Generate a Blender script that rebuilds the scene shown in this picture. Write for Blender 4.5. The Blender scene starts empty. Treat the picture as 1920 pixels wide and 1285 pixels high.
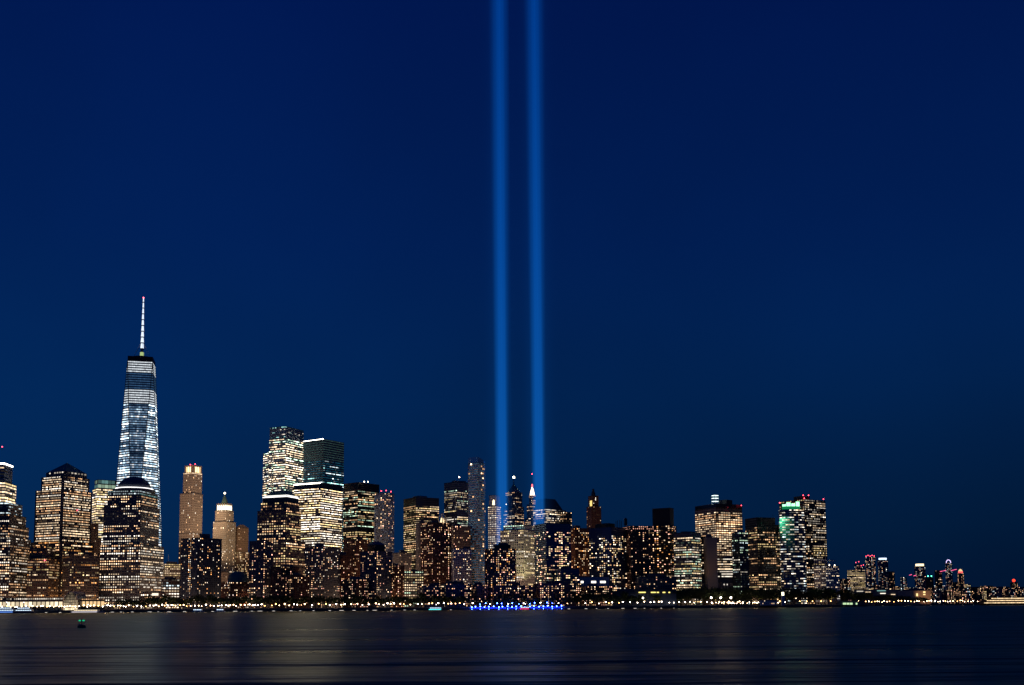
import bpy, math, random
import numpy as np
from mathutils import Matrix, Vector

# ------------------------------------------------------------------ camera, sky, exposure
scene = bpy.context.scene
coll = scene.collection
rad = math.radians
FPX, W0, H0 = 1900.0, 1920.0, 1285.0            # focal length in photograph pixels, photograph size
CAM_H, PITCH, SHIFT, ROLL = 4.5, 5.5, 0.1625, -0.40

cam = bpy.data.cameras.new('camera')
camo = bpy.data.objects.new('camera', cam)
coll.objects.link(camo)
scene.camera = camo
cam.sensor_fit = 'HORIZONTAL'
cam.sensor_width = 36.0
cam.lens = 36.0 * FPX / W0
cam.shift_y = SHIFT
cam.clip_start = 0.5
cam.clip_end = 40000
camo.matrix_world = Matrix.Translation((0, 0, CAM_H)) @ Matrix.Rotation(rad(90 + PITCH), 4, 'X') @ Matrix.Rotation(rad(ROLL), 4, 'Z')
CROT = camo.matrix_world.to_3x3()

world = bpy.data.worlds.new('World')
scene.world = world
world.use_nodes = True
nt = world.node_tree
bg = nt.nodes['Background']
tc = nt.nodes.new('ShaderNodeTexCoord')
sep = nt.nodes.new('ShaderNodeSeparateXYZ')
nt.links.new(tc.outputs['Generated'], sep.inputs[0])
ramp = nt.nodes.new('ShaderNodeValToRGB')       # late dusk: colour over elevation (sine of it)
nt.links.new(sep.outputs['Z'], ramp.inputs[0])
cr = ramp.color_ramp
cr.elements[0].position = 0.0
cr.elements[0].color = (0.0012, 0.0125, 0.052, 1)
cr.elements[1].position = 1.0
cr.elements[1].color = (0.0, 0.004, 0.050, 1)
for p, c in ((0.07, (0.0011, 0.0185, 0.072, 1)), (0.20, (0.0006, 0.0175, 0.084, 1)), (0.34, (0.0004, 0.0125, 0.081, 1)), (0.52, (0.0003, 0.0080, 0.070, 1))):
    e = cr.elements.new(p)
    e.color = c
def world_range(src, a0, a1, b0, b1, smooth=False):
    q = nt.nodes.new('ShaderNodeMapRange')
    for i_, v_ in enumerate((a0, a1, b0, b1)):
        q.inputs[i_ + 1].default_value = v_
    if smooth:
        q.interpolation_type = 'SMOOTHSTEP'
    nt.links.new(src, q.inputs[0])
    return q.outputs[0]
# afterglow is a little stronger to the north (left); low in the south the sky is darker
azi_high = world_range(sep.outputs['X'], -0.6, 0.6, 1.15, 0.92)
azi_low = world_range(sep.outputs['X'], -0.6, 0.6, 1.22, 0.42)
low = world_range(sep.outputs['Z'], 0.03, 0.30, 0.0, 1.0, True)
amix = nt.nodes.new('ShaderNodeMix')
nt.links.new(low, amix.inputs['Factor'])
nt.links.new(azi_low, amix.inputs['A'])
nt.links.new(azi_high, amix.inputs['B'])
wn = nt.nodes.new('ShaderNodeTexNoise')         # thin high haze
wn.inputs['Scale'].default_value = 2.2
wn.inputs['Detail'].default_value = 4
nt.links.new(tc.outputs['Generated'], wn.inputs[0])
wnr = nt.nodes.new('ShaderNodeMapRange')
wnr.inputs[1].default_value = 0.3
wnr.inputs[2].default_value = 0.75
wnr.inputs[3].default_value = 0.90
wnr.inputs[4].default_value = 1.16
nt.links.new(wn.outputs[0], wnr.inputs[0])
mm = nt.nodes.new('ShaderNodeMath')
mm.operation = 'MULTIPLY'
nt.links.new(amix.outputs[0], mm.inputs[0])
nt.links.new(wnr.outputs[0], mm.inputs[1])
nt.links.new(ramp.outputs[0], bg.inputs['Color'])
nt.links.new(mm.outputs[0], bg.inputs['Strength'])

vs = scene.view_settings
vs.view_transform = 'Standard'
vs.look = 'None'
vs.exposure = 0.0
vs.gamma = 1.0
scene.render.engine = 'CYCLES'
cy = scene.cycles
cy.use_denoising = True
cy.max_bounces = 5
cy.diffuse_bounces = 1
cy.glossy_bounces = 2
cy.transparent_max_bounces = 8
cy.volume_bounces = 0
cy.sample_clamp_indirect = 3.0
cy.caustics_reflective = False
cy.caustics_refractive = False
scene.render.filter_size = 1.5

# ------------------------------------------------------------------ pixel <-> place
def ray(px, py):
    v = CROT @ Vector(((px - W0 / 2) / FPX, (H0 / 2 + SHIFT * W0 - py) / FPX, -1.0))
    return v

def at(px, py, Y):
    v = ray(px, py)
    return Vector((v.x / v.y * Y, Y, CAM_H + v.z / v.y * Y))

def zat(px, py, Y):
    return at(px, py, Y).z

GROUND = 3.4

# ------------------------------------------------------------------ materials
MATS = {}

def new_mat(name):
    m = bpy.data.materials.new(name)
    m.use_nodes = True
    return m

def principled(name, col, rough=0.8, metal=0.0, spec=0.4, vary=0.0, scale=0.08):
    if name in MATS:
        return MATS[name]
    m = new_mat(name)
    n = m.node_tree
    b = n.nodes['Principled BSDF']
    b.inputs['Base Color'].default_value = (*col, 1)
    b.inputs['Roughness'].default_value = rough
    b.inputs['Metallic'].default_value = metal
    b.inputs['Specular IOR Level'].default_value = spec
    if vary:
        t = n.nodes.new('ShaderNodeTexCoord')
        no = n.nodes.new('ShaderNodeTexNoise')
        no.inputs['Scale'].default_value = scale
        no.inputs['Detail'].default_value = 5
        n.links.new(t.outputs['Object'], no.inputs[0])
        mx = n.nodes.new('ShaderNodeMix')
        mx.data_type = 'RGBA'
        mx.inputs['A'].default_value = (*[c * (1 - vary) for c in col], 1)
        mx.inputs['B'].default_value = (*[min(1, c * (1 + vary)) for c in col], 1)
        n.links.new(no.outputs[0], mx.inputs['Factor'])
        n.links.new(mx.outputs['Result'], b.inputs['Base Color'])
    MATS[name] = m
    return m

def emitter(name, col, strength, sample=True):
    if name in MATS:
        return MATS[name]
    m = new_mat(name)
    n = m.node_tree
    n.nodes.remove(n.nodes['Principled BSDF'])
    e = n.nodes.new('ShaderNodeEmission')
    e.inputs[0].default_value = (*col, 1)
    e.inputs[1].default_value = strength
    n.links.new(e.outputs[0], n.nodes['Material Output'].inputs[0])
    m.cycles.emission_sampling = 'AUTO' if sample else 'NONE'
    MATS[name] = m
    return m

def lit_material():
    m = new_mat('lit_window')
    n = m.node_tree
    n.nodes.remove(n.nodes['Principled BSDF'])
    a = n.nodes.new('ShaderNodeAttribute')
    a.attribute_name = 'lit'
    e = n.nodes.new('ShaderNodeEmission')
    n.links.new(a.outputs['Color'], e.inputs[0])
    n.links.new(e.outputs[0], n.nodes['Material Output'].inputs[0])
    m.cycles.emission_sampling = 'NONE'
    return m

MLIT = lit_material()
GLASS = principled('window_glass', (0.012, 0.016, 0.024), 0.12, 0, 0.5)
GLASS_BLUE = principled('coated_blue_glass', (0.30, 0.50, 0.62), 0.16, 0.75, 0.5)
GLASS_TEAL = principled('coated_teal_glass', (0.22, 0.46, 0.48), 0.16, 0.7, 0.5)
GLASS_NAVY = principled('coated_navy_glass', (0.12, 0.22, 0.34), 0.2, 0.7, 0.5)
WALL = {
    'granite': principled('brown_granite', (0.20, 0.155, 0.135), 0.7, vary=0.15),
    'grey_granite': principled('grey_granite', (0.16, 0.16, 0.17), 0.6, vary=0.15),
    'limestone': principled('limestone', (0.42, 0.36, 0.29), 0.85, vary=0.12),
    'terracotta': principled('cream_terracotta', (0.45, 0.40, 0.32), 0.8, vary=0.12),
    'brick': principled('red_brick', (0.17, 0.075, 0.05), 0.9, vary=0.2),
    'tan_brick': principled('tan_brick', (0.26, 0.18, 0.12), 0.9, vary=0.2),
    'dark': principled('dark_anodised_metal', (0.025, 0.025, 0.03), 0.5, vary=0.1),
    'bronze': principled('bronze_metal', (0.06, 0.042, 0.028), 0.5, vary=0.1),
    'steel': principled('pale_steel', (0.30, 0.32, 0.35), 0.45, 0.3, vary=0.1),
    'white': principled('white_panel', (0.55, 0.56, 0.60), 0.7, vary=0.08),
    'concrete': principled('concrete', (0.28, 0.27, 0.26), 0.9, vary=0.15),
    'navy': principled('navy_panel', (0.05, 0.075, 0.13), 0.6, vary=0.1),
    'slate': principled('slate_panel', (0.10, 0.115, 0.15), 0.7, vary=0.12),
    'copper': principled('weathered_copper', (0.10, 0.20, 0.17), 0.7, vary=0.2),
    'black': principled('black_cladding', (0.012, 0.012, 0.016), 0.5),
}
ROOFM = principled('roof_membrane', (0.06, 0.06, 0.065), 0.9, vary=0.2)
PALE = dict(warm=(1, .56, .28), cream=(1, .73, .46), white=(1, .88, .72), cool=(.78, .95, 1.0), orange=(1, .42, .12), yellow=(1, .73, .34), green=(.72, 1, .72), pink=(1, .48, .34), blue=(.25, .55, 1.0), teal=(.45, .95, .9))

# ------------------------------------------------------------------ mesh collecting
class MB:
    def __init__(s):
        s.v, s.f, s.c = [], [], []

    def quad(s, a, b, c, d, col=None):
        n = len(s.v)
        s.v += [tuple(a), tuple(b), tuple(c), tuple(d)]
        s.f.append((n, n + 1, n + 2, n + 3))
        s.c.append(col)

    def face(s, pts, col=None):
        n = len(s.v)
        s.v += [tuple(p) for p in pts]
        s.f.append(tuple(range(n, n + len(pts))))
        s.c.append(col)

    def box(s, x0, x1, y0, y1, z0, z1):
        p = [(x0, y0), (x1, y0), (x1, y1), (x0, y1)]
        s.prism(p, z0, z1)

    def prism(s, poly, z0, z1, top=None, cap=True, bottom=True):
        top = top or poly
        n, k = len(s.v), len(poly)
        s.v += [(p[0], p[1], z0) for p in poly] + [(p[0], p[1], z1) for p in top]
        for i in range(k):
            j = (i + 1) % k
            s.f.append((n + i, n + j, n + k + j, n + k + i))
            s.c.append(None)
        if cap:
            s.f.append(tuple(range(n + k, n + 2 * k)))
            s.c.append(None)
        if bottom:
            s.f.append(tuple(range(n + k - 1, n - 1, -1)))
            s.c.append(None)

    def lathe(s, cx, cy_, prof, k=12, ph=0.0):
        n = len(s.v)
        for r, z in prof:
            for i in range(k):
                t = 2 * math.pi * i / k + ph
                s.v.append((cx + r * math.cos(t), cy_ + r * math.sin(t), z))
        for a in range(len(prof) - 1):
            for i in range(k):
                j = (i + 1) % k
                s.f.append((n + a * k + i, n + a * k + j, n + (a + 1) * k + j, n + (a + 1) * k + i))
                s.c.append(None)
        s.f.append(tuple(n + (len(prof) - 1) * k + i for i in range(k)))
        s.c.append(None)
        s.f.append(tuple(n + k - 1 - i for i in range(k)))
        s.c.append(None)

    def bar(s, a, b, r):
        a, b = Vector(a), Vector(b)
        d = (b - a).normalized()
        u = d.orthogonal().normalized()
        w = d.cross(u)
        n = len(s.v)
        for p in (a, b):
            for i in range(4):
                t = math.pi / 2 * i + math.pi / 4
                s.v.append(tuple(p + u * r * math.cos(t) + w * r * math.sin(t)))
        for i in range(4):
            j = (i + 1) % 4
            s.f.append((n + i, n + j, n + 4 + j, n + 4 + i))
            s.c.append(None)
        s.f.append((n + 3, n + 2, n + 1, n))
        s.f.append((n + 4, n + 5, n + 6, n + 7))
        s.c += [None, None]

    def ball(s, c, r, k=6):
        prof = []
        for i in range(k + 1):
            t = -math.pi / 2 + math.pi * i / k
            prof.append((max(0.02 * r, r * math.cos(t)), c[2] + r * math.sin(t)))
        s.lathe(c[0], c[1], prof, 8)

    def build(s, name, mat, parent=None, origin=(0, 0, 0), kind=None, smooth=False):
        if not s.f:
            return None
        me = bpy.data.meshes.new(name)
        v = np.array(s.v, dtype=float) - np.array(origin, dtype=float)
        me.from_pydata(v.tolist(), [], s.f)
        if any(c is not None for c in s.c):
            at_ = me.attributes.new('lit', 'FLOAT_COLOR', 'CORNER')
            arr = np.ones((len(me.loops), 4), dtype=np.float32)
            li = 0
            for f, c in zip(s.f, s.c):
                if c is not None:
                    arr[li:li + len(f), :3] = c
                li += len(f)
            at_.data.foreach_set('color', arr.ravel())
        me.materials.append(mat)
        if smooth:
            me.polygons.foreach_set('use_smooth', [True] * len(me.polygons))
        o = bpy.data.objects.new(name, me)
        coll.objects.link(o)
        if parent:
            o.parent = parent
        else:
            o.location = origin
        if kind:
            o['kind'] = kind
        return o

def tag(o, label, cat, group=None):
    o['label'] = label
    o['category'] = cat
    if group:
        o['group'] = group
    return o

def empty(name, loc):
    o = bpy.data.objects.new(name, None)
    coll.objects.link(o)
    o.location = loc
    return o

# ------------------------------------------------------------------ footprints
def rect(xl, xm, xr, y, D, alpha=None):
    """Rectangle with its near corner at column xm, seen from column xl to column xr; counter-clockwise, near corner first."""
    N = at(xm, y, D)
    N = Vector((N.x, N.y))
    v = N.normalized()
    u = Vector((v.y, -v.x))
    if alpha is None:
        alpha = math.degrees(math.atan2(xr - xm, xm - xl))
        alpha = min(75, max(15, alpha))
    ca, sa = math.cos(rad(alpha)), math.sin(rad(alpha))
    dl, dr = -u * ca + v * sa, u * sa + v * ca

    def solve(d, px):
        h = ray(px, y)
        cr_ = lambda p, q: p.x * q.y - p.y * q.x
        h2 = Vector((h.x, h.y))
        return -cr_(N, h2) / cr_(d, h2)
    a, b = abs(solve(dl, xl)), abs(solve(dr, xr))
    return [N, N + dr * b, N + dr * b + dl * a, N + dl * a]

def front(xl, xr, y, D, dep=None):
    """Rectangle that shows one face to the camera."""
    a, b = at(xl, y, D), at(xr, y, D)
    a, b = Vector((a.x, a.y)), Vector((b.x, b.y))
    m = ((a + b) / 2).normalized()
    dep = dep or (b - a).length
    return [a, b, b + m * dep, a + m * dep]

def rounded(xl, xr, y, D, bulge=0.5, dep=None, n=9):
    """Footprint with a bowed front."""
    a, b = at(xl, y, D), at(xr, y, D)
    a, b = Vector((a.x, a.y)), Vector((b.x, b.y))
    m = ((a + b) / 2).normalized()
    w = (b - a).length
    dep = dep or w * 0.8
    out = []
    for i in range(n + 1):
        t = math.pi * i / n
        out.append((a + b) / 2 + (a - b) / 2 * math.cos(t) - m * math.sin(t) * w * 0.5 * bulge)
    out += [b + m * dep, a + m * dep]
    return out

def inset(poly, d):
    c = sum(poly, Vector((0, 0))) / len(poly)
    out = []
    for p in poly:
        q = p - c
        out.append(c + q * max(0.05, 1 - d / max(q.length, 1e-3)))
    return out

def grow(poly, d):
    return inset(poly, -d)

# ------------------------------------------------------------------ facades
def pattern(rng, nf, nc, st):
    """Which windows are lit: array of brightness, 0 for dark."""
    p, kind = st['p'], st['kind']
    g = np.zeros((nf, nc))
    if kind == 'office':
        for k in range(nf):
            pk = float(np.clip(rng.normal(p, st.get('spread', 0.22)), 0.03, 0.97))
            on = rng.random() < pk
            fg = math.exp(rng.normal(-0.15, 0.38))
            stay = st.get('stay', 0.58)
            for i in range(nc):
                if rng.random() > stay:
                    on = rng.random() < pk
                if on and rng.random() < 0.93:
                    g[k, i] = fg * math.exp(rng.normal(0, 0.42))
                elif rng.random() < 0.45 * pk:
                    g[k, i] = fg * rng.uniform(0.03, 0.18)
        for _ in range(int(nf * nc / 420 * st.get('voids', 1.0))):
            k0, i0 = rng.integers(0, nf), rng.integers(0, nc)
            g[k0:k0 + rng.integers(1, 4), i0:i0 + rng.integers(2, max(3, nc // 4))] *= rng.choice([0, 0.05, 0.12])
    else:
        p = p * 0.62
        colb = np.exp(rng.normal(0, 0.6, nc))
        rowb = np.exp(rng.normal(0, 0.35, nf))
        for k in range(nf):
            for i in range(nc):
                if rng.random() < p * colb[i] * rowb[k]:
                    g[k, i] = math.exp(rng.normal(-0.1, 0.65))
                    if i + 1 < nc and rng.random() < 0.12:
                        g[k, i + 1] = g[k, i] * 0.8
    return g

OFFICE = dict(kind='office', p=0.6, fh=3.9, cw=2.75, wf=0.66, hf=0.50, pal=('cream', 'white', 'warm'), gain=1.5, wall='granite', core=GLASS, dim=0.25, piers=True)
RESID = dict(kind='resid', p=0.22, fh=3.0, cw=4.2, wf=0.5, hf=0.5, pal=('warm', 'cream', 'warm', 'pink', 'warm'), gain=1.35, wall='brick', core=GLASS, dim=0.12, piers=True)

def style(base, **kw):
    d = dict(base)
    d.update(kw)
    return d

def facade(b, rng, A, B, z0, z1, st, A2=None, B2=None):
    """Windows, piers and spandrels on the wall from A to B (A2, B2: the wall's upper corners when it leans)."""
    A2, B2 = A2 or A, B2 or B
    d = B - A
    L = max(d.length, (B2 - A2).length)
    if L < 1.5 or z1 - z0 < 2.5:
        return
    nrm = Vector((d.y, -d.x)).normalized() if d.length > 0.5 else Vector(((B2 - A2).y, -(B2 - A2).x)).normalized()
    mid = (A + B) / 2
    if nrm.dot(-mid.normalized()) < -0.10:
        return
    if st['kind'] == 'resid' and 'fine' not in st:       # flats: small separate windows
        st = dict(st, cw=st['cw'] * .86, wf=st['wf'] * .82, hf=st['hf'] * .88, gain=st['gain'] * 1.35, fine=1)
    nf = max(1, round((z1 - z0) / st['fh']))
    nc = max(1, round(L / st['cw']))
    g = pattern(rng, nf, nc, st)
    fh = (z1 - z0) / nf
    n3 = Vector((nrm.x, nrm.y, 0))
    lean = (A2 - A).length > 0.01 or (B2 - B).length > 0.01

    def P(u, z, off):
        t = (z - z0) / (z1 - z0)
        a = A.lerp(A2, t)
        q = a + (B.lerp(B2, t) - a) * u
        return Vector((q.x, q.y, z)) + n3 * off
    wf, hf, gain = st['wf'], st['hf'] * (0.84 if st['kind'] == 'office' else 0.95), st['gain'] * (0.70 if st['kind'] == 'office' else 0.82)
    pal = st['pal']
    m0 = (1 - wf) / 2
    bands = st.get('bands', ())
    for k in range(nf):
        t = (k + 0.5) / nf
        zb = z0 + k * fh
        zw0, zw1 = zb + fh * (1 - hf), zb + fh * 0.985
        fp, fgain, ffill, fpal = None, 1.0, None, None
        for (t0, t1, what) in bands:
            if t0 <= t <= t1:
                ffill = what
        cbase = PALE[pal[rng.integers(len(pal))]]
        if lean:
            a = P(0, zw0, 0)
            Lk = (P(1, zw0, 0) - a).length
            ncc = max(1, round(Lk / st['cw']))
            if Lk < 2.0:
                continue
            i_off = (nc - ncc) // 2
        else:
            ncc, i_off = nc, 0
        mg = st.get('margin', 0)
        for i in range(ncc):
            if mg and not (mg < (i + .5) / ncc < 1 - mg):
                continue
            br = g[k, min(nc - 1, i + i_off)]
            c = cbase
            if st['kind'] == 'resid' or rng.random() < 0.12:
                c = PALE[pal[rng.integers(len(pal))]]
            if ffill is not None:
                if ffill == 'dark':
                    continue
                pn, pg, pp = ffill
                c = PALE[pn]
                br = math.exp(rng.normal(0, 0.25)) * pg if rng.random() < pp else 0
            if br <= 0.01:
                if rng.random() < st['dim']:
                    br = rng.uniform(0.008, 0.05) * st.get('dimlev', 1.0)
                    c = st.get('dimcol') or (c[0] * .7, c[1] * .85, c[2])  # colour of the glow added in unlit panes to tint a tower
                else:
                    continue
            e = br * gain
            b.lit.quad(P((i + m0) / ncc, zw0, 0.07), P((i + 1 - m0) / ncc, zw0, 0.07), P((i + 1 - m0) / ncc, zw1, 0.07), P((i + m0) / ncc, zw1, 0.07), (c[0] * e, c[1] * e, c[2] * e))
        gr = b.grid
        zs = zw0
        o = 0.28
        gr.quad(P(0, zb, o), P(1, zb, o), P(1, zs, o), P(0, zs, o))
        gr.quad(P(0, zs, o), P(1, zs, o), P(1, zs, 0), P(0, zs, 0))
        gr.quad(P(0, zb, 0), P(1, zb, 0), P(1, zb, o), P(0, zb, o))
    if st['piers'] and not lean:
        o = 0.36
        hw = m0 / nc
        for i in range(nc + 1):
            u0, u1 = max(0.0, i / nc - hw), min(1.0, i / nc + hw)
            gr = b.grid
            gr.quad(P(u0, z0, o), P(u1, z0, o), P(u1, z1, o), P(u0, z1, o))
            gr.quad(P(u0, z0, 0), P(u0, z0, o), P(u0, z1, o), P(u0, z1, 0))
            gr.quad(P(u1, z0, o), P(u1, z0, 0), P(u1, z1, 0), P(u1, z1, o))

RED = emitter('aircraft_warning_red', (1.0, 0.05, 0.08), 11, False)
WHITE_L = emitter('white_light', (1.0, 0.93, 0.80), 9, False)

FOOT = []

class Building:
    seed = 11

    def __init__(s, name, label, st, cat='building'):
        Building.seed += 7
        s.rng = np.random.default_rng(Building.seed)
        s.name, s.label, s.st, s.cat = name, label, st, cat
        s.body, s.grid, s.lit = MB(), MB(), MB()
        s.extra = []
        s.foot = None

    def tier(s, poly, ztop, zbot=None, st=None, blank=False, roof=True, cap=0.7):
        st = st or s.st
        zbot = GROUND if zbot is None else zbot
        if s.foot is None:
            s.foot = poly
        s.body.prism(poly, zbot, ztop)
        if zbot < 6:
            FOOT.append(poly)
        if not blank:
            for i in range(len(poly)):
                facade(s, s.rng, poly[i], poly[(i + 1) % len(poly)], zbot, ztop, st)
        if roof:
            r = MB()
            r.prism(grow(poly, 0.6), ztop + 0.004, ztop + cap)
            s.extra.append(('roof', r, s.st.get('roofm') or ROOFM, None))
        s.top, s.tpoly = ztop + cap, poly
        return s

    def plant(s, n=2, h=4.0, f=0.45):
        """Machine rooms on the roof."""
        c = sum(s.tpoly, Vector((0, 0))) / len(s.tpoly)
        for i in range(n):
            m = MB()
            q = [c + (p - c) * s.rng.uniform(0.18, f) for p in s.tpoly]
            off = (s.tpoly[0] - c) * s.rng.uniform(-0.35, 0.35) + (s.tpoly[1] - c) * s.rng.uniform(-0.3, 0.3)
            m.prism([p + off for p in q], s.top + 0.004 + i * 0.003, s.top + h * s.rng.uniform(0.6, 1.2))
            s.extra.append(('machine_room', m, WALL['slate'], None))
        return s

    def add(s, name, mb, mat, kind=None):
        s.extra.append((name, mb, mat, kind))
        return s

    def beacon(s, px, py, D, r=0.9, mat=None):
        p = at(px, py, D)
        m = MB()
        m.ball(p, r, 4)
        s.extra.append(('warning_light', m, mat or RED, None))
        q = MB()
        q.bar((p.x, p.y, p.z - 6), (p.x, p.y, p.z - r * 0.8), 0.22)
        s.extra.append(('light_pole', q, WALL['dark'], None))
        return s

    def done(s, group=None):
        c = sum(s.foot, Vector((0, 0))) / len(s.foot)
        org = (c.x, c.y, GROUND)
        e = empty(s.name, org)
        tag(e, s.label, s.cat, group)
        s.body.build('body', s.st['core'], e, org)
        s.grid.build('wall', WALL[s.st['wall']], e, org, 'stuff')
        s.lit.build('window', MLIT, e, org, 'stuff')
        for n, m, mat, k in s.extra:
            m.build(n, mat, e, org, k)
        return e

def simple(name, label, st, xl, xm, xr, ytop, D, alpha=None, plant=2, ph=3.6, cat='building', ybot=None, done=True):
    b = Building(name, label, st, cat)
    poly = front(xl, xr, ytop, D) if xm is None else rect(xl, xm, xr, ytop, D, alpha)
    z = zat(xm if xm is not None else (xl + xr) / 2, ytop, D)
    b.tier(poly, z - 0.7)
    if plant:
        b.plant(plant, ph)
    if done:
        b.done()
    return b

def flood(px, py, D, tx, ty, tD, col, watts, angle=40, label=None):
    """A roof floodlight standing at one place and aimed at another; the photograph shows its lit wall."""
    p, q = at(px, py, D), at(tx, ty, tD)
    d = (q - p).normalized()
    e = empty('floodlight', p)
    tag(e, label, 'floodlight')
    m = MB()
    m.bar((0, 0, -1.5), (0, 0, 0), .15)
    m.build('bracket', WALL['dark'], e)
    h = MB()
    h.bar(-d * .6, d * .5, .5)
    h.build('lamp_housing', WALL['dark'], e)
    L = bpy.data.lights.new('flood_lamp', 'SPOT')
    L.energy = watts
    L.color = col
    L.spot_size = rad(angle)
    L.spot_blend = .7
    L.shadow_soft_size = .6
    o = bpy.data.objects.new('flood_lamp', L)
    coll.objects.link(o)
    o.parent = e
    o.location = d * .9
    o.rotation_euler = d.to_track_quat('-Z', 'Y').to_euler()

def strip(b, poly, z0, z1, off=0.5, mat=None, name='roof_light_strip', edges=(0, 3)):
    m = MB()
    n = len(poly)
    for i in edges:
        A, B = poly[i % n], poly[(i + 1) % n]
        d = (B - A).normalized()
        nr = Vector((d.y, -d.x))
        a, c = A + nr * off, B + nr * off
        a2, c2 = A + nr * (off - 0.3), B + nr * (off - 0.3)
        m.prism([a, c, c2, a2], z0, z1)
    b.add(name, m, mat or WHITE_L)

# ------------------------------------------------------------------ the setting: river, shore, light beams
def water_material():
    m = new_mat('river_water')
    n = m.node_tree
    n.nodes.remove(n.nodes['Principled BSDF'])
    b = n.nodes.new('ShaderNodeBsdfGlossy')
    b.inputs['Color'].default_value = (0.37, 0.38, 0.34, 1)
    b.distribution = 'BECKMANN'
    deep = n.nodes.new('ShaderNodeBsdfDiffuse')
    deep.inputs['Color'].default_value = (0.001, 0.003, 0.008, 1)
    fres = n.nodes.new('ShaderNodeFresnel')
    fres.inputs['IOR'].default_value = 1.33
    mix = n.nodes.new('ShaderNodeMixShader')
    n.links.new(fres.outputs[0], mix.inputs[0])
    n.links.new(deep.outputs[0], mix.inputs[1])
    n.links.new(b.outputs[0], mix.inputs[2])
    n.links.new(mix.outputs[0], n.nodes['Material Output'].inputs[0])
    t = n.nodes.new('ShaderNodeTexCoord')

    def noise(sx, sy, detail, rot=0.0):
        mp = n.nodes.new('ShaderNodeMapping')
        mp.inputs['Scale'].default_value = (sx, sy, 1)
        mp.inputs['Rotation'].default_value = (0, 0, rot)
        n.links.new(t.outputs['Object'], mp.inputs[0])
        no = n.nodes.new('ShaderNodeTexNoise')
        no.inputs['Scale'].default_value = 1.0
        no.inputs['Detail'].default_value = detail
        n.links.new(mp.outputs[0], no.inputs[0])
        return no.outputs[0]
    swell = noise(0.007, 0.055, 3, 0.05)
    mid = noise(0.017, 0.15, 4, -0.02)
    rip = noise(0.05, 0.55, 3, -0.03)
    b1 = n.nodes.new('ShaderNodeBump')
    b1.inputs['Strength'].default_value = 1.0
    b1.inputs['Distance'].default_value = 2.0
    n.links.new(swell, b1.inputs['Height'])
    b2 = n.nodes.new('ShaderNodeBump')
    b2.inputs['Strength'].default_value = 1.0
    b2.inputs['Distance'].default_value = 0.075
    n.links.new(rip, b2.inputs['Height'])
    bm_ = n.nodes.new('ShaderNodeBump')
    bm_.inputs['Strength'].default_value = 1.0
    bm_.inputs['Distance'].default_value = 0.85
    n.links.new(mid, bm_.inputs['Height'])
    n.links.new(b1.outputs[0], bm_.inputs['Normal'])
    n.links.new(bm_.outputs[0], b2.inputs['Normal'])
    n.links.new(b2.outputs[0], b.inputs['Normal'])
    n.links.new(b2.outputs[0], fres.inputs['Normal'])
    r = n.nodes.new('ShaderNodeMapRange')
    r.inputs[1].default_value = 0.35
    r.inputs[2].default_value = 0.65
    r.inputs[3].default_value = 0.27
    r.inputs[4].default_value = 0.34
    n.links.new(swell, r.inputs[0])
    n.links.new(r.outputs[0], b.inputs['Roughness'])
    return m

mb = MB()
mb.quad((-6000, -400, 0), (6000, -400, 0), (6000, 16000, 0), (-6000, 16000, 0))
o = mb.build('water', water_material())
o['kind'] = 'structure'

SHORE = [(-200, 1345), (0, 1352), (480, 1372), (975, 1398), (1200, 1432), (1470, 1525), (1560, 1575), (1625, 1800), (1640, 2300)]

def shore_y(px):
    for (x0, y0), (x1, y1) in zip(SHORE, SHORE[1:]):
        if px <= x1:
            return y0 + (y1 - y0) * (px - x0) / (x1 - x0)
    return SHORE[-1][1]

land = principled('paved_ground', (0.07, 0.068, 0.065), 0.9, vary=0.25)
pts = [at(x, 1140, Y) for x, Y in SHORE]
mb = MB()
mb.face([(p.x, p.y, GROUND - 0.02) for p in pts] + [(1500, 3300, GROUND - 0.02), (-3500, 3300, GROUND - 0.02), (-3500, pts[0].y, GROUND - 0.02)])
o = mb.build('ground', land)
o['kind'] = 'structure'

STONE = principled('sea_wall_stone', (0.11, 0.10, 0.09), 0.9, vary=0.3, scale=0.3)
mb = MB()
cope = MB()
for p, q in zip(pts, pts[1:]):
    a, c = Vector((p.x, p.y)), Vector((q.x, q.y))
    d = (c - a).normalized()
    nr = Vector((d.y, -d.x))
    L = (c - a).length
    k = max(1, int(L / 24))
    for i in range(k):
        u, v = a + (c - a) * (i / k) + d * 0.05, a + (c - a) * ((i + 1) / k) - d * 0.05
        mb.prism([u + nr * 0.5, v + nr * 0.5, v - nr * 1.5, u - nr * 1.5], -2.0, GROUND)
        cope.prism([u + nr * 0.8, v + nr * 0.8, v - nr * 1.2, u - nr * 1.2], GROUND + 0.005, GROUND + 0.45)
e = empty('sea_wall', (pts[3].x, pts[3].y, 0))
tag(e, 'long dark stone sea wall along the waterfront promenade', 'sea wall')
mb.build('wall_block', STONE, e, tuple(e.location), 'stuff')
cope.build('coping', WALL['concrete'], e, tuple(e.location), 'stuff')

# far shore to the right: low island and the city beyond
mb = MB()
isl = [at(1545, 1136, 2330), at(1700, 1136, 2300), at(1830, 1136, 2420), at(2050, 1136, 2600)]
mb.face([(p.x, p.y, 2.4) for p in isl] + [(5200, 6500, 2.4), (900, 6500, 2.4)])
o = mb.build('far_shore_ground', land)
o['kind'] = 'structure'
mb = MB()
for p, q in zip(isl, isl[1:]):
    mb.prism([(p.x, p.y - 1), (q.x, q.y - 1), (q.x, q.y + 3), (p.x, p.y + 3)], -2, 2.9)
o = mb.build('far_sea_wall', STONE)
tag(o, 'low dark sea wall of the far shore behind the ferry', 'sea wall')

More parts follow.
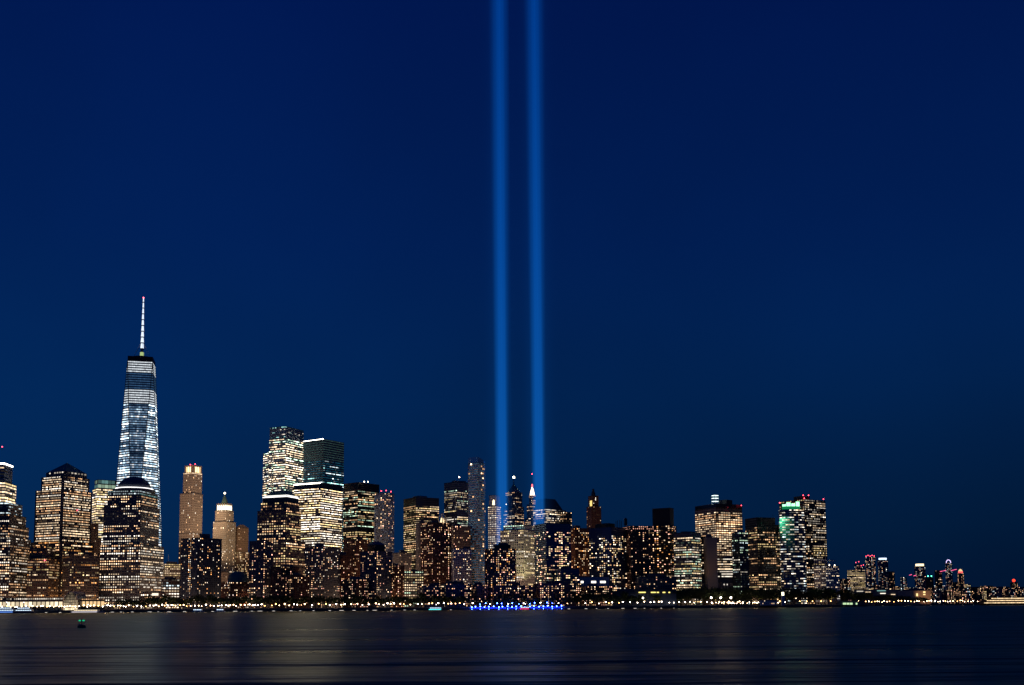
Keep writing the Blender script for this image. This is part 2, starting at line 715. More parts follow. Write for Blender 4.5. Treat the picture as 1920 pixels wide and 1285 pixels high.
# ---- the two columns of light: air lit by a bank of searchlights
def beam_material(power):
    m = new_mat('lit_air')
    n = m.node_tree
    n.nodes.remove(n.nodes['Principled BSDF'])
    N, K = n.nodes.new, n.links.new
    t = N('ShaderNodeTexCoord')
    sp = N('ShaderNodeSeparateXYZ')
    K(t.outputs['Object'], sp.inputs[0])

    def math_(op, a, b_=None, c=None):
        q = N('ShaderNodeMath')
        q.operation = op
        for i, x in enumerate((a, b_, c)):
            if x is None:
                continue
            if isinstance(x, (int, float)):
                q.inputs[i].default_value = x
            else:
                K(x, q.inputs[i])
        return q.outputs[0]
    zt = math_('DIVIDE', sp.outputs['Z'], 1100.0)
    half = math_('MULTIPLY_ADD', zt, 0.5, 8.6)           # the beam opens a little with height
    soft = math_('MULTIPLY_ADD', zt, 10.0, 2.6)           # and its edge softens

    def edge(x):
        ax = math_('ABSOLUTE', x)
        q = math_('DIVIDE', math_('SUBTRACT', math_('ADD', half, soft), ax), math_('MULTIPLY', soft, 2.0))
        s = N('ShaderNodeMapRange')
        s.interpolation_type = 'SMOOTHSTEP'
        K(q, s.inputs[0])
        return s.outputs[0]
    core = math_('MULTIPLY', edge(sp.outputs['X']), edge(sp.outputs['Y']))
    r2 = math_('ADD', math_('MULTIPLY', sp.outputs['X'], sp.outputs['X']), math_('MULTIPLY', sp.outputs['Y'], sp.outputs['Y']))
    tail = math_('MULTIPLY', math_('EXPONENT', math_('MULTIPLY', r2, -1 / 300.0)), 0.10)
    fade = math_('EXPONENT', math_('MULTIPLY', zt, -0.72))
    sh = N('ShaderNodeTexNoise')                          # separate shafts of the single lamps
    sh.inputs['Scale'].default_value = 1.0
    sh.inputs['Detail'].default_value = 1.0
    mp = N('ShaderNodeMapping')
    mp.inputs['Scale'].default_value = (0.22, 0.10, 0.0)
    K(t.outputs['Object'], mp.inputs[0])
    K(mp.outputs[0], sh.inputs[0])
    shr = N('ShaderNodeMapRange')
    shr.inputs[1].default_value = 0.3
    shr.inputs[2].default_value = 0.7
    shr.inputs[3].default_value = 0.70
    shr.inputs[4].default_value = 1.30
    K(sh.outputs[0], shr.inputs[0])
    core = math_('MULTIPLY', core, shr.outputs[0])
    tot = math_('MULTIPLY', math_('ADD', core, tail), math_('MULTIPLY', fade, power))
    em = N('ShaderNodeEmission')
    cm = N('ShaderNodeMix')
    cm.data_type = 'RGBA'
    cm.inputs['A'].default_value = (0.012, 0.262, 1.0, 1)
    cm.inputs['B'].default_value = (0.0, 0.185, 1.0, 1)
    K(zt, cm.inputs['Factor'])
    K(cm.outputs['Result'], em.inputs[0])
    K(tot, em.inputs[1])
    K(em.outputs[0], n.nodes['Material Output'].inputs['Volume'])
    m.cycles.volume_step_rate = 0.055
    m.cycles.homogeneous_volume = False
    return m

BEAM = beam_material(0.0160)
garage = Building('parking_garage', 'low dark garage whose roof carries the twin searchlight banks', style(OFFICE, p=0.2, wall='concrete'))
garage.tier(front(915, 1035, 1085, 1700, 70), 18.0)
garage.done()
for px, which in ((941.5, 'left'), (1010.5, 'right')):
    base = at(px, 960, 1735)
    mb = MB()
    mb.box(-46, 46, -46, 46, 0, 1750)
    o = mb.build('light_beam', BEAM)
    o.location = (base.x, base.y, 19.5)
    tag(o, '%s one of the twin blue light columns rising into the night sky' % which, 'light beam', 'twin columns of light')
    e = empty('searchlight_bank', (base.x, base.y, 18.7))
    tag(e, 'square bank of searchlights under the %s blue light column' % which, 'searchlight')
    fr = MB()
    fr.box(-9, 9, -9, 9, 0.01, 0.35)
    fr.build('platform', WALL['dark'], e)
    hs, ln = MB(), MB()
    for i in range(6):
        for j in range(6):
            x, y = -7.5 + 3 * i, -7.5 + 3 * j
            hs.lathe(x, y, [(0.5, 0.36), (0.8, 0.45), (0.8, 0.70)], 8)
            ln.lathe(x, y, [(0.7, 0.705), (0.7, 0.735)], 8)
    hs.build('lamp_housing', WALL['dark'], e, kind='stuff')
    ln.build('lamp_lens', emitter('searchlight_lens', (0.5, 0.7, 1.0), 12, False), e, kind='stuff')

# ------------------------------------------------------------------ the city, left to right
O, R_ = OFFICE, RESID

# -- far left: stepped tower with blue-lit machine floors in front of a banded glass tower
b = Building('office_tower', 'glass tower at the left edge with white roof line above yellow floors', style(O, p=.9, wall='steel', gain=2.0, pal=('yellow', 'cream'), spread=.1, fh=4.6, cw=5, wf=.9, hf=.62, piers=False))
p = rect(-60, 10, 31, 905, 1600, 20)
b.tier(p, zat(10, 905, 1600))
p2 = rect(-60, 8, 24, 870, 1606, 20)
b.tier(p2, zat(8, 870, 1606), zat(10, 905, 1600), style(O, p=.06, dim=.6, wall='steel', piers=False, fh=5, cw=5, wf=.9))
strip(b, p2, b.top - 1.5, b.top + 0.8)
b.beacon(4, 838, 1610)
b.done()

b = Building('stepped_office_tower', 'broad stepped office tower cut by the left edge of the picture', style(O, p=.58, wall='granite', fh=3.9, cw=2.9, gain=1.8, spread=.25))
for xl, xm, xr, y, y0, D, s in ((-90, 20, 58, 1008, None, 1470, None), (-80, 19, 54, 985, 1010, 1473, style(O, p=.4, wall='granite')), (-70, 18, 49, 965, 987, 1476, style(O, p=.3, wall='granite')), (-60, 16, 42, 943, 967, 1480, style(O, p=.5, pal=('cool',), gain=.8, piers=False, fh=5, wf=.96, hf=.4, wall='slate'))):
    b.tier(rect(xl, xm, xr, y, D, 25), zat(xm, y, D), zat(xm, y0, D) if y0 else None, s)
b.done()

# -- tower with the dark pyramid
st3 = style(O, p=.93, spread=.06, stay=.85, margin=.035, wall='granite', fh=3.75, cw=2.7, gain=2.1, pal=('warm', 'cream', 'cream', 'white'), voids=.8)
b = Building('pyramid_topped_tower', 'brown office tower with bright floors under a dark pyramid roof', st3)
b.tier(rect(58, 114, 176, 1016, 1512), zat(114, 1016, 1512), None, style(st3, p=.42, pal=('warm', 'yellow', 'cream', 'orange')))
b.tier(rect(67, 117, 173, 918, 1520), zat(117, 918, 1520), zat(114, 1016, 1512))
p = rect(78, 118, 168, 893, 1526)
b.tier(p, zat(118, 893, 1526), zat(117, 918, 1520), style(st3, p=.6))
z = b.top
pc = rect(87, 120, 163, 884, 1532)
zp = zat(120, 884, 1532)
b.tier(pc, zp, z, style(O, p=.75, pal=('cool', 'white'), fh=7, cw=6, wf=.6, hf=.35, wall='dark', gain=1.5), cap=.4)
c = sum(pc, Vector((0, 0))) / 4
m = MB()
apex = zat(124, 868, c.y)
for i in range(4):
    A, B = pc[i], pc[(i + 1) % 4]
    m.face([(A.x, A.y, b.top + .01), (B.x, B.y, b.top + .01), (c.x, c.y, apex)])
b.add('pyramid_roof', m, WALL['copper'])
b.beacon(145, 957, 1515, .8)
b.done()
st3b = style(O, p=.5, wall='tan_brick', fh=3.7, cw=2.6, pal=('yellow', 'warm', 'orange', 'cream'), gain=1.15)
b = Building('office_block', 'brown lower block with amber windows before the pyramid tower', st3b)
b.tier(rect(52, 92, 122, 1048, 1475, 22), zat(92, 1048, 1475))
b.tier(rect(56, 86, 110, 1025, 1480, 22), zat(86, 1025, 1480), zat(92, 1048, 1475), style(st3b, p=.25))
b.beacon(84, 1051, 1470, .8)
b.done()
simple('office_block', 'dim amber office block at the right foot of the pyramid tower', style(st3b, p=.34, wall='granite'), 118, 132, 186, 1038, 1478, 70)

# -- green-crowned bright tower, and the brown stepped tower before it
b = Building('office_tower', 'bright yellow office tower with a pale green glass crown', style(O, p=.95, spread=.05, gain=1.9, pal=('yellow', 'cream', 'white'), wall='steel', fh=4.2, cw=3.4, wf=.9, hf=.6, piers=False, voids=.5))
p = rect(174, 182, 222, 917, 1790, 75)
b.tier(p, zat(182, 917, 1790))
b.tier(rect(178, 184, 222, 900, 1793, 75), zat(184, 900, 1793), b.top, style(O, p=1, spread=.0, gain=.30, pal=('green', 'teal'), fh=8, cw=6, wf=.93, hf=.9, wall='steel', voids=0))
b.done()
b = Building('stepped_brick_tower', 'brown stepped brick tower squeezed beside the bright green-crowned tower', style(R_, wall='tan_brick', p=.12, cw=3, fh=3.4))
for xl, xm, xr, y, y0 in ((160, 168, 196, 1052, None), (165, 171, 190, 1010, 1053), (168, 172, 185, 982, 1011)):
    b.tier(rect(xl, xm, xr, y, 1690, 70), zat(xm, y, 1690), zat(xm, y0, 1690) if y0 else None)
b.done()
m = MB()
p0, p1 = at(189, 1103, 1600), at(190, 1079, 1600)
m.box(p0.x - 2, p0.x + 2, 1599, 1600.5, GROUND, p1.z)
e = empty('light_pylon', (p0.x, 1600, GROUND))
tag(e, 'upright cyan lit panel between the two large office towers', 'lit panel')
m.build('frame', WALL['dark'], e, tuple(e.location))
m = MB()
m.box(p0.x - 1.7, p0.x + 1.7, 1598.6, 1598.95, p0.z, p1.z - .5)
m.build('lit_face', emitter('cyan_panel', (.02, .45, 1.0), 1.2, False), e, tuple(e.location))

# -- tower with the dome
st6 = style(O, p=.62, wall='grey_granite', fh=3.85, cw=3.5, wf=.52, stay=.62, gain=2.1, pal=('white', 'cream', 'warm'), spread=.28)
b = Building('domed_office_tower', 'dark grey office tower with a low dome above a white light ring', st6)
b.tier(rect(188, 264, 307, 1022, 1520, 27), zat(264, 1022, 1520), None, style(st6, p=.72))
b.tier(rect(195, 264, 299, 948, 1528, 27), zat(264, 948, 1528), zat(264, 1022, 1520), style(st6, p=.5))
p = rect(202, 264, 296, 930, 1534, 27)
b.tier(p, zat(264, 930, 1534), zat(264, 948, 1528), style(st6, p=.45, pal=('warm', 'cream')))
z = b.top
b.tier(rect(202, 262, 296, 920, 1534, 27), zat(262, 920, 1534), z, style(O, p=.85, pal=('teal', 'cool'), gain=.8, fh=4, cw=3, wall='copper', spread=.05))
zc = b.top
c = sum(p, Vector((0, 0))) / 4
rr = (p[0] - c).length
ring = MB()
Rr = (at(289, 915, c.y).x - at(213, 915, c.y).x) / 2
cx = at(252, 915, c.y).x
ring.lathe(cx, c.y, [(Rr, zc + .01), (Rr, zc + 3.2)], 28)
b.add('drum', ring, WALL['slate'])
rl = MB()
for dz in (1.4, 4.2):
    rl.lathe(cx, c.y, [(Rr + .35 - dz * .9, zc + dz + .6), (Rr + .35 - dz * .9, zc + dz + 1.3)], 28)
b.add('light_ring', rl, emitter('ring_white', (1, .95, .92), 2.2, False))
dm = MB()
Rd = Rr * .80
zap = zat(255, 894, c.y)
hd = zap - (zc + 3.2)
dm.lathe(cx, c.y, [(Rd, zc + 3.21)] + [(Rd * math.cos(t), zc + 3.3 + hd * math.sin(t)) for t in np.linspace(0.12, 1.45, 7)], 28)
b.add('dome', dm, WALL['slate'])
b.done()
b = Building('lit_lobby_wing', 'low wing with one bright lobby pane at the domed tower', style(O, p=.4, wall='granite'))
b.tier(front(264, 308, 1110, 1478, 30), zat(286, 1110, 1478))
m = MB()
a_, c_ = at(285, 1117, 1476.5), at(297, 1112.5, 1476.5)
m.quad((a_.x, 1476.5, a_.z), (c_.x, 1476.5, a_.z), (c_.x, 1476.5, c_.z), (a_.x, 1476.5, c_.z))
b.add('lobby_pane', m, emitter('lobby_pane', (1, .86, .66), 1.4, False))
b.done()

# -- the tallest tower
def tallest():
    b = Building('chamfered_glass_tower', 'tallest tower, tapering blue glass with white floors and a lit spire', style(O, core=GLASS_BLUE, wall='navy', p=.7, gain=1.35, pal=('white', 'cool', 'cream'), fh=4.1, cw=3.0, wf=.92, hf=.6, dim=.75, piers=False))
    D = 1760
    c3 = at(256.5, 1000, D)
    c = Vector((c3.x, c3.y))
    v = c.normalized()
    u = Vector((v.y, -v.x))
    hb, ht = 61 / math.sqrt(2) * 1.04, 41.5 / math.sqrt(2)
    ct3 = at(265, 683, D)
    # base corners point at the viewer, the top square shows a flat side
    def sq(h, a0):
        return [c + u * h * math.cos(rad(a0 + 90 * i)) + v * h * math.sin(rad(a0 + 90 * i)) for i in range(4)]
    T0 = -7
    Bc, Tc = sq(hb, -90 + T0), sq(ht, -45 + T0)
    z0, z1 = 62.0, zat(265, 683, D)
    b.foot = Bc
    b.tier(Bc, z0, None, style(O, p=.3, wall='steel'), roof=False)
    m = b.body
    n = 44
    def octa(t):
        out = []
        for i in range(4):
            out.append(Bc[i].lerp(Tc[(i - 1) % 4], t))
            out.append(Bc[i].lerp(Tc[i], t))
        return out
    base = len(m.v)
    # eight tall triangles: base corner i joins top corners i-1 and i
    for i in range(4):
        B0, B1 = Bc[i], Bc[(i + 1) % 4]
        T_, Tp = Tc[i], Tc[(i - 1) % 4]
        m.face([(B0.x, B0.y, z0), (T_.x, T_.y, z1), (Tp.x, Tp.y, z1)])
        m.face([(B0.x, B0.y, z0), (B1.x, B1.y, z0), (T_.x, T_.y, z1)])
    rng = b.rng
    fh = (z1 - z0) / 88
    for k in range(88):
        za, zb = z0 + k * fh, z0 + (k + 1) * fh
        t0, t1 = k / 88, (k + 1) / 88
        Oa, Ob = octa(t0), octa(t1)
        frac = (k + .5) / 88
        dark = .865 < frac < .925 or .925 < frac < .94
        sky_lobby = frac > .945
        bandb = .79 < frac < .865
        for s in range(8):
            A, B, A2, B2 = Oa[s], Oa[(s + 1) % 8], Ob[s], Ob[(s + 1) % 8]
            d = B - A
            if d.length < 2.5:
                continue
            nr = Vector((d.y, -d.x)).normalized()
            if nr.dot(-((A + B) / 2).normalized()) < -.1:
                continue
            center = s % 2 == 0 and s == 0
            nc = max(1, round(d.length / 3.2))
            lev = math.exp(rng.normal(-.35 if not center else -1.45, .6))      # how brightly this floor is lit on this side
            if rng.random() < .12:
                lev *= .3
            for i in range(nc):
                uc = (i + .5) / nc
                core = (abs(uc - .5) < .08 or (not center and abs(uc - .22) < .05)) and rng.random() < .75
                br = lev * math.exp(rng.normal(0, .38)) * (2.0 if core else 1.0)
                mixw = min(1.0, br / .8)
                col = tuple(a_ * (1 - mixw) + b_ * mixw for a_, b_ in zip((.22, .54, 1.0), ((.74, .90, 1.0), (.60, .84, 1.0), (1.0, .96, .90))[rng.integers(3)]))
                if dark:
                    br, col = rng.uniform(.07, .13), (.18, .48, 1.0)  # faint blue glow put into these panes for sky-lit glass
                if bandb or sky_lobby:
                    br = .55 * math.exp(rng.normal(0, .15))
                    col = (.88, .95, 1.0)
                e = br * 1.45
                def P(uu, zz):
                    tt = (zz - za) / (zb - za)
                    a = A.lerp(A2, tt)
                    q = a + (B.lerp(B2, tt) - a) * uu + nr * .12
                    return (q.x, q.y, zz)
                lo, hi = za + fh * .44, za + fh * .92
                b.lit.quad(P((i + .04) / nc, lo), P((i + .96) / nc, lo), P((i + .96) / nc, hi), P((i + .04) / nc, hi), (col[0] * e, col[1] * e, col[2] * e))
            def Q(uu, zz, off):
                tt = (zz - za) / (zb - za)
                a = A.lerp(A2, tt)
                q = a + (B.lerp(B2, tt) - a) * uu + nr * off
                return (q.x, q.y, zz)
            b.grid.quad(Q(0, za, .25), Q(1, za, .25), Q(1, za + fh * .34, .25), Q(0, za + fh * .34, .25))
    edges = MB()
    for i in range(4):
        for T_ in (Tc[i], Tc[(i - 1) % 4]):
            B0 = Bc[i]
            edges.bar((B0.x, B0.y, z0), (T_.x, T_.y, z1), .75)
    b.add('facet_edge', edges, WALL['navy'], 'stuff')
    par = MB()
    par.prism(Tc, z1 + .01, z1 + 9)
    b.add('parapet', par, WALL['black'])
    rg = MB()
    zr = z1 + 9
    rg.lathe(c.x, c.y, [(17, zr + .01), (17, zr + 2), (15.5, zr + 2.6)], 24)
    b.add('antenna_ring', rg, WALL['dark'])
    tip = zat(271, 560, D)
    mast = MB()
    mast.lathe(c.x, c.y, [(3.2, zr), (2.6, zr + 12), (1.8, zr + 32), (.9, tip - 18), (.35, tip)], 8)
    b.add('spire_mast', mast, WALL['steel'])
    lg, rings = MB(), MB()
    zz = zr + 18
    while zz < tip - 4:
        f = (zz - zr) / (tip - zr)
        r = 3.6 - 2.7 * f
        lg.lathe(c.x, c.y, [(r, zz + 1.0), (r * .72, zz + 9.9)], 8)
        rings.lathe(c.x, c.y, [(r + 1.0 - .5 * f, zz), (r + 1.0 - .5 * f, zz + .9)], 10)
        zz += 10.6
    b.add('spire_light', lg, emitter('spire_white', (.78, .88, 1.0), 1.2, False), 'stuff')
    b.add('spire_ring', rings, WALL['steel'], 'stuff')
    cab = MB()
    for a in range(6):
        t = a * math.pi / 3
        cab.bar((c.x + 16 * math.cos(t), c.y + 16 * math.sin(t), zr + 2.4), (c.x, c.y, zr + 34), .2)
    b.add('stay_cable', cab, WALL['steel'], 'stuff')
    gl = MB()
    gl.lathe(c.x, c.y, [(3.7, zr + 2.8), (3.4, zr + 12)], 8)
    b.add('mast_foot_light', gl, emitter('mast_green', (.75, 1.0, .40), .55, False))
    tl = MB()
    tl.ball((c.x, c.y, tip + 1.3), 1.2, 4)
    b.add('warning_light', tl, RED)
    b.done()
tallest()

# -- limestone tower with the bright finned crown
stl = style(O, p=.05, kind='resid', wall='limestone', fh=4.4, cw=4.2, wf=.48, hf=.6, dim=.03, gain=1.5, pal=('cream', 'white', 'warm'), bands=((.805, .82, ('cream', 1.3, .9)), (.93, .945, ('cream', 1.3, .95)), (.0, .30, ('warm', .9, .12))))
b = Building('limestone_tower', 'slender floodlit limestone tower with bright crown and red lights', stl)
b.tier(rect(336, 361, 380, 1000, 1895), zat(361, 1000, 1895), None, style(stl, p=.12))
b.tier(rect(338, 361, 380, 925, 1899), zat(361, 925, 1899), zat(361, 1000, 1895))
p = rect(344, 362, 379, 886, 1904)
b.tier(p, zat(362, 886, 1904), zat(361, 925, 1899))
z = b.top
p = rect(347, 362, 378, 873, 1906)
c = sum(p, Vector((0, 0))) / 4
b.tier(inset(p, 3.5), zat(362, 875, 1906), z, blank=True)
fins, glow = MB(), MB()
for i in (3, 0, 1, 2):
    A, B = p[i], p[(i + 1) % 4]
    d = (B - A).normalized()
    nr = Vector((d.y, -d.x))
    L = (B - A).length
    k = max(3, round(L / 5.5))
    for j in range(k + 1):
        q = A + (B - A) * (j / k)
        fins.prism([q - d * .8, q + d * .8, q + d * .8 - nr * 3, q - d * .8 - nr * 3], z, zat(362, 872, 1906))
    for j in range(k):
        q0, q1 = A + (B - A) * ((j + .13) / k) - nr * 1.2, A + (B - A) * ((j + .87) / k) - nr * 1.2
        glow.quad((q0.x, q0.y, z + .5), (q1.x, q1.y, z + .5), (q1.x, q1.y, zat(362, 874.5, 1906)), (q0.x, q0.y, zat(362, 874.5, 1906)))
b.add('crown_fin', fins, WALL['limestone'], 'stuff')
b.add('crown_light', glow, emitter('crown_warm', (1, .70, .34), 3.6, False), 'stuff')
b.beacon(357, 871.5, 1903, .9)
b.beacon(366, 870.5, 1903, .9)
b.done()

# -- terracotta tower with a bright ring and pointed roof
stw = style(R_, p=.10, wall='terracotta', fh=3.6, cw=2.7, wf=.55, hf=.6, dim=.08, pal=('cream', 'warm', 'white'), gain=1.4)
b = Building('gothic_crowned_tower', 'cream stone tower with a white lit ring and small pointed spire', stw)
b.tier(rect(400, 424, 442, 978, 1850, 35), zat(424, 978, 1850), None, style(stw, p=.14))
b.tier(rect(404, 424, 438, 957, 1856, 35), zat(424, 957, 1856), zat(424, 978, 1850))
z = b.top
p = rect(407, 424, 435, 945, 1858, 35)
zz = zat(424, 946, 1858)
b.tier(inset(p, 2), zz, z, blank=True)
gl, pn = MB(), MB()
for i in range(4):
    A, B = p[i], p[(i + 1) % 4]
    d = (B - A).normalized()
    nr = Vector((d.y, -d.x))
    k = 5
    for j in range(k):
        q0, q1 = A + (B - A) * ((j + .12) / k), A + (B - A) * ((j + .88) / k)
        gl.face([(q0.x, q0.y, z + .3), (q1.x, q1.y, z + .3), (q1.x, q1.y, zz - 4), ((q0.x + q1.x) / 2, (q0.y + q1.y) / 2, zz), (q0.x, q0.y, zz - 4)])
    for j in range(k + 1):
        q = A + (B - A) * (j / k)
        pn.bar((q.x, q.y, z), (q.x, q.y, zz + 2.5), .7)
b.add('crown_light', gl, emitter('crown_white', (1, .86, .58), 4.0, False), 'stuff')
b.add('pinnacle', pn, WALL['terracotta'], 'stuff')
c = sum(p, Vector((0, 0))) / 4
sp_ = MB()
sp_.lathe(c.x, c.y, [(7.5, zz + .7), (5.0, zz + 8), (1.2, zat(422, 929, 1870)), (.4, zat(422, 926, 1870))], 8)
b.add('spire_roof', sp_, WALL['copper'])
tl = MB()
tl.ball((c.x, c.y, zat(422, 926, 1870) + 1), 1.8, 5)
b.add('spire_lamp', tl, emitter('spire_lamp', (1, .85, .6), 8, False))
b.done()
b = Building('hipped_roof_tower', 'brown stone tower with a hipped roof beside the lit ring', style(R_, wall='tan_brick', p=.16, cw=3, fh=3.6, gain=1.2))
b.tier(rect(436, 450, 469, 1036, 1885), zat(450, 1036, 1885), None, style(R_, wall='tan_brick', p=.5, cw=3.2, fh=3.8, pal=('yellow', 'cream', 'warm')))
p = rect(440, 451, 466, 990, 1890)
b.tier(p, zat(451, 990, 1890), b.top)
c = sum(p, Vector((0, 0))) / 4
hp = MB()
hp.prism(p, b.top + .01, zat(453, 983, 1890), [c + (q - c) * .25 for q in p])
b.add('hipped_roof', hp, WALL['tan_brick'])
b.done()
flood(392, 1040, 1560, 360, 950, 1900, (1, .62, .38), 3.6e6, 26, 'floodlight aimed up at the slender limestone tower')
flood(398, 1045, 1560, 422, 1000, 1850, (1, .66, .40), 2.0e6, 24, 'floodlight aimed up at the tower with the lit ring')
flood(462, 1060, 1600, 453, 1010, 1885, (1, .66, .36), 4e5, 24, 'floodlight aimed up at the hipped roof tower')

# -- lower buildings between the domed tower and the dark residential tower
b = simple('office_block', 'cream office block with a mast beside the dark residential tower', style(O, p=.85, wall='limestone', fh=3.6, cw=3, gain=1.1, pal=('cream', 'yellow')), 305, 309, 345, 1057, 1720, 70, done=False)
m = MB()
q = at(316, 1040, 1735)
m.bar((q.x, q.y, b.top), (q.x, q.y, q.z), .35)
b.add('mast', m, WALL['steel'])
b.done()
simple('low_block', 'low block with a row of white windows under the cream office', style(O, p=.7, pal=('white', 'cool', 'cream'), fh=4.2, cw=4.2, wall='granite'), 303, 306, 342, 1086, 1500, 72)
stg = style(R_, p=.20, wall='navy', fh=3.0, cw=4.0, pal=('warm', 'cream', 'white', 'orange'), gain=1.5)
b = simple('residential_tower', 'dark navy residential tower with scattered windows left of the small dome', stg, 340, 371, 416, 1008, 1465, 52, 0, done=False)
m = MB()
m.prism(rect(374, 379, 394, 1002, 1480, 60), b.top, zat(379, 1001, 1480))
b.add('roof_house', m, WALL['navy'])
b.done()
b = Building('domed_pavilion', 'low brick building with a wide dark dome before the towers', style(R_, p=.42, wall='brick', cw=3.4, fh=3.6, pal=('cream', 'white', 'warm'), gain=1.4))
p = rect(415, 432, 467, 1092, 1440, 60)
b.tier(p, zat(432, 1092, 1440))
c = sum(p, Vector((0, 0))) / 4
cc = at(446, 1090, c.y)
zd = b.top
dm = MB()
Rd = at(465, 1090, c.y).x - cc.x
ht = zat(446, 1071, c.y) - zd
dm.lathe(cc.x, c.y, [(Rd, zd + .01), (Rd, zd + 1.5)] + [(Rd * math.cos(t), zd + 1.6 + (ht - 1.6) * math.sin(t)) for t in np.linspace(.1, 1.4, 6)], 20)
b.add('dome', dm, WALL['copper'])
b.done()
simple('annex_block', 'floodlit narrow cream block between the dark tower and the small dome', style(R_, wall='limestone', p=.2, cw=3, fh=3.6), 411, 415, 428, 1072, 1640, 60)

# -- tower with the flat pyramid top, and residential slabs before it
st1 = style(O, p=.42, wall='granite', fh=3.8, cw=4.2, wf=.58, stay=.5, gain=2.0, pal=('warm', 'cream', 'warm', 'yellow'), spread=.25)
b = Building('mansard_office_tower', 'brown office tower with a dark flat-topped roof over a white light line', st1)
b.tier(rect(481, 536, 572, 1013, 1512, 33), zat(536, 1013, 1512), None, style(st1, p=.5))
b.tier(rect(483, 536, 564, 957, 1518, 33), zat(536, 957, 1518), zat(536, 1013, 1512))
p = rect(489, 537, 561, 942, 1524, 33)
b.tier(p, zat(537, 942, 1524), zat(536, 957, 1518), style(st1, p=.35))
z = b.top
p = rect(493, 538, 560, 931, 1527, 33)
b.tier(p, zat(538, 931, 1527), z, blank=True)
strip(b, p, b.top - 1.3, b.top - .1, .9, emitter('ring_white', (1, .95, .92), 2.2, False))
c = sum(p, Vector((0, 0))) / 4
p2 = rect(496, 538, 558, 928, 1529, 33)
zt = zat(530, 920, 1534)
m = MB()
m.prism(p2, b.top + .01, zt, [c + (q - c) * .62 for q in p2])
b.add('mansard_roof', m, WALL['copper'])
strip(b, p2, b.top + 1.2, b.top + 1.9, .35, emitter('ring_white', (1, .95, .92), 2.2, False))
b.done()
b = simple('residential_slab', 'dark blue-grey residential slab standing left of the brown mansard tower', style(R_, p=.26, wall='slate', cw=4.6, fh=3.0, gain=1.5), 468, 494, 512, 1014, 1450, 40, 1, 3)
simple('residential_slab', 'dark residential slab with many warm windows beneath the mansard tower', style(R_, p=.30, wall='brick', cw=4.0, fh=3.0, gain=1.3), 508, 530, 560, 1062, 1435, 45, 1, 3)
simple('residential_block', 'low dark waterfront block at the foot of the mansard tower', style(R_, p=.30, wall='brick', cw=3.6, fh=3.0), 528, 551, 580, 1078, 1418, 50, 1)
b = Building('residential_block', 'dark residential block with a roof house below the bright white office', style(R_, p=.34, wall='slate', cw=3.8, fh=3.0, pal=('warm', 'cream', 'pink', 'white', 'warm')))
b.tier(rect(572, 606, 640, 1026, 1470, 42), zat(606, 1026, 1470))
m = MB()
m.prism(rect(589, 597, 608, 1018, 1480), b.top, zat(597, 1018, 1480))
b.add('roof_house', m, WALL['slate'])
b.done()

# -- braced glass tower
st3w = style(O, p=.88, wall='steel', core=GLASS_TEAL, fh=4.1, cw=2.8, wf=.9, hf=.40, gain=3.4, pal=('white', 'cream', 'cream', 'green'), spread=.12, stay=.55, piers=False, dim=.5)
b = Building('braced_glass_tower', 'tall bright white-lit glass tower with diagonal bracing on its left flank', st3w)
p = rect(494, 536, 571, 818, 1765, 35)
pl = rect(495, 514, 571, 847, 1770, 62)
b.tier(rect(494, 512, 560, 847, 1772, 62), zat(512, 847, 1772), None, style(st3w, p=.75))
zc = zat(535, 823, 1762)
p = rect(505, 535, 570, 823, 1762, 38)
b.tier(p, zc, None)
b.tier(rect(506, 535, 569, 800, 1765, 38), zat(535, 800, 1765), b.top, style(st3w, p=.25, dim=.9, hf=.35, pal=('white', 'teal'), gain=1.1, core=GLASS_TEAL))
q = b.tpoly
fl = MB()
for i in (0,):
    A, B = q[0], q[1]
    d = (B - A).normalized()
    nr = Vector((d.y, -d.x))
    for j in range(8):
        r = A + (B - A) * (j / 7) + nr * .5
        fl.prism([r - d * .3, r + d * .3, r + d * .3 - nr * .4, r - d * .3 - nr * .4], zc + 1.0, b.top)
b.add('crown_mullion', fl, WALL['steel'], 'stuff')
br = MB()
pb = rect(494, 512, 560, 847, 1772, 62)
A, B = pb[3], pb[0]
d = (B - A).normalized()
nr = Vector((d.y, -d.x))
zs = [zat(500, y, 1775) for y in (925, 904, 883, 862, 848)]
for i, (za, zb) in enumerate(zip(zs, zs[1:])):
    a, c = (A, B) if i % 2 == 0 else (B, A)
    a, c = a + nr * 1.0, c + nr * 1.0
    br.bar((a.x, a.y, za), (c.x, c.y, zb), .8)
    br.bar((A.x + nr.x, A.y + nr.y, zb), (B.x + nr.x, B.y + nr.y, zb), .5)
b.add('diagonal_brace', br, WALL['white'], 'stuff')
b.done()

# -- dark teal glass tower with one bright roof edge, bright white office before it
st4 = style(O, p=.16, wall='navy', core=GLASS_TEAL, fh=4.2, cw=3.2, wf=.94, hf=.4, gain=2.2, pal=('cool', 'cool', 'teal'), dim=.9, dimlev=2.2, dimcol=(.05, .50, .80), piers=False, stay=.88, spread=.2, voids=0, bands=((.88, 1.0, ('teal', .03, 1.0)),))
b = Building('dark_glass_tower', 'dark teal glass tower with a single bright line on its roof edge', st4)
p = rect(569, 607, 645, 824, 1775, 44)
b.tier(p, zat(607, 824, 1775))
strip(b, p, b.top - .4, b.top + .5, .5, WHITE_L, edges=(3,))
b.done()
st5 = style(O, p=.95, spread=.06, wall='grey_granite', fh=3.9, cw=3.2, wf=.86, hf=.38, gain=3.6, pal=('cream', 'white', 'yellow', 'white'), voids=.8, piers=True)
b = Building('bright_office_tower', 'broad office tower with brilliant white floors and a lit roof line', st5)
p = rect(551, 601, 642, 916, 1660, 36)
b.tier(p, zat(601, 916, 1660))
p = rect(551, 601, 642, 906, 1662, 36)
b.tier(p, zat(601, 906, 1662), b.top, blank=True)
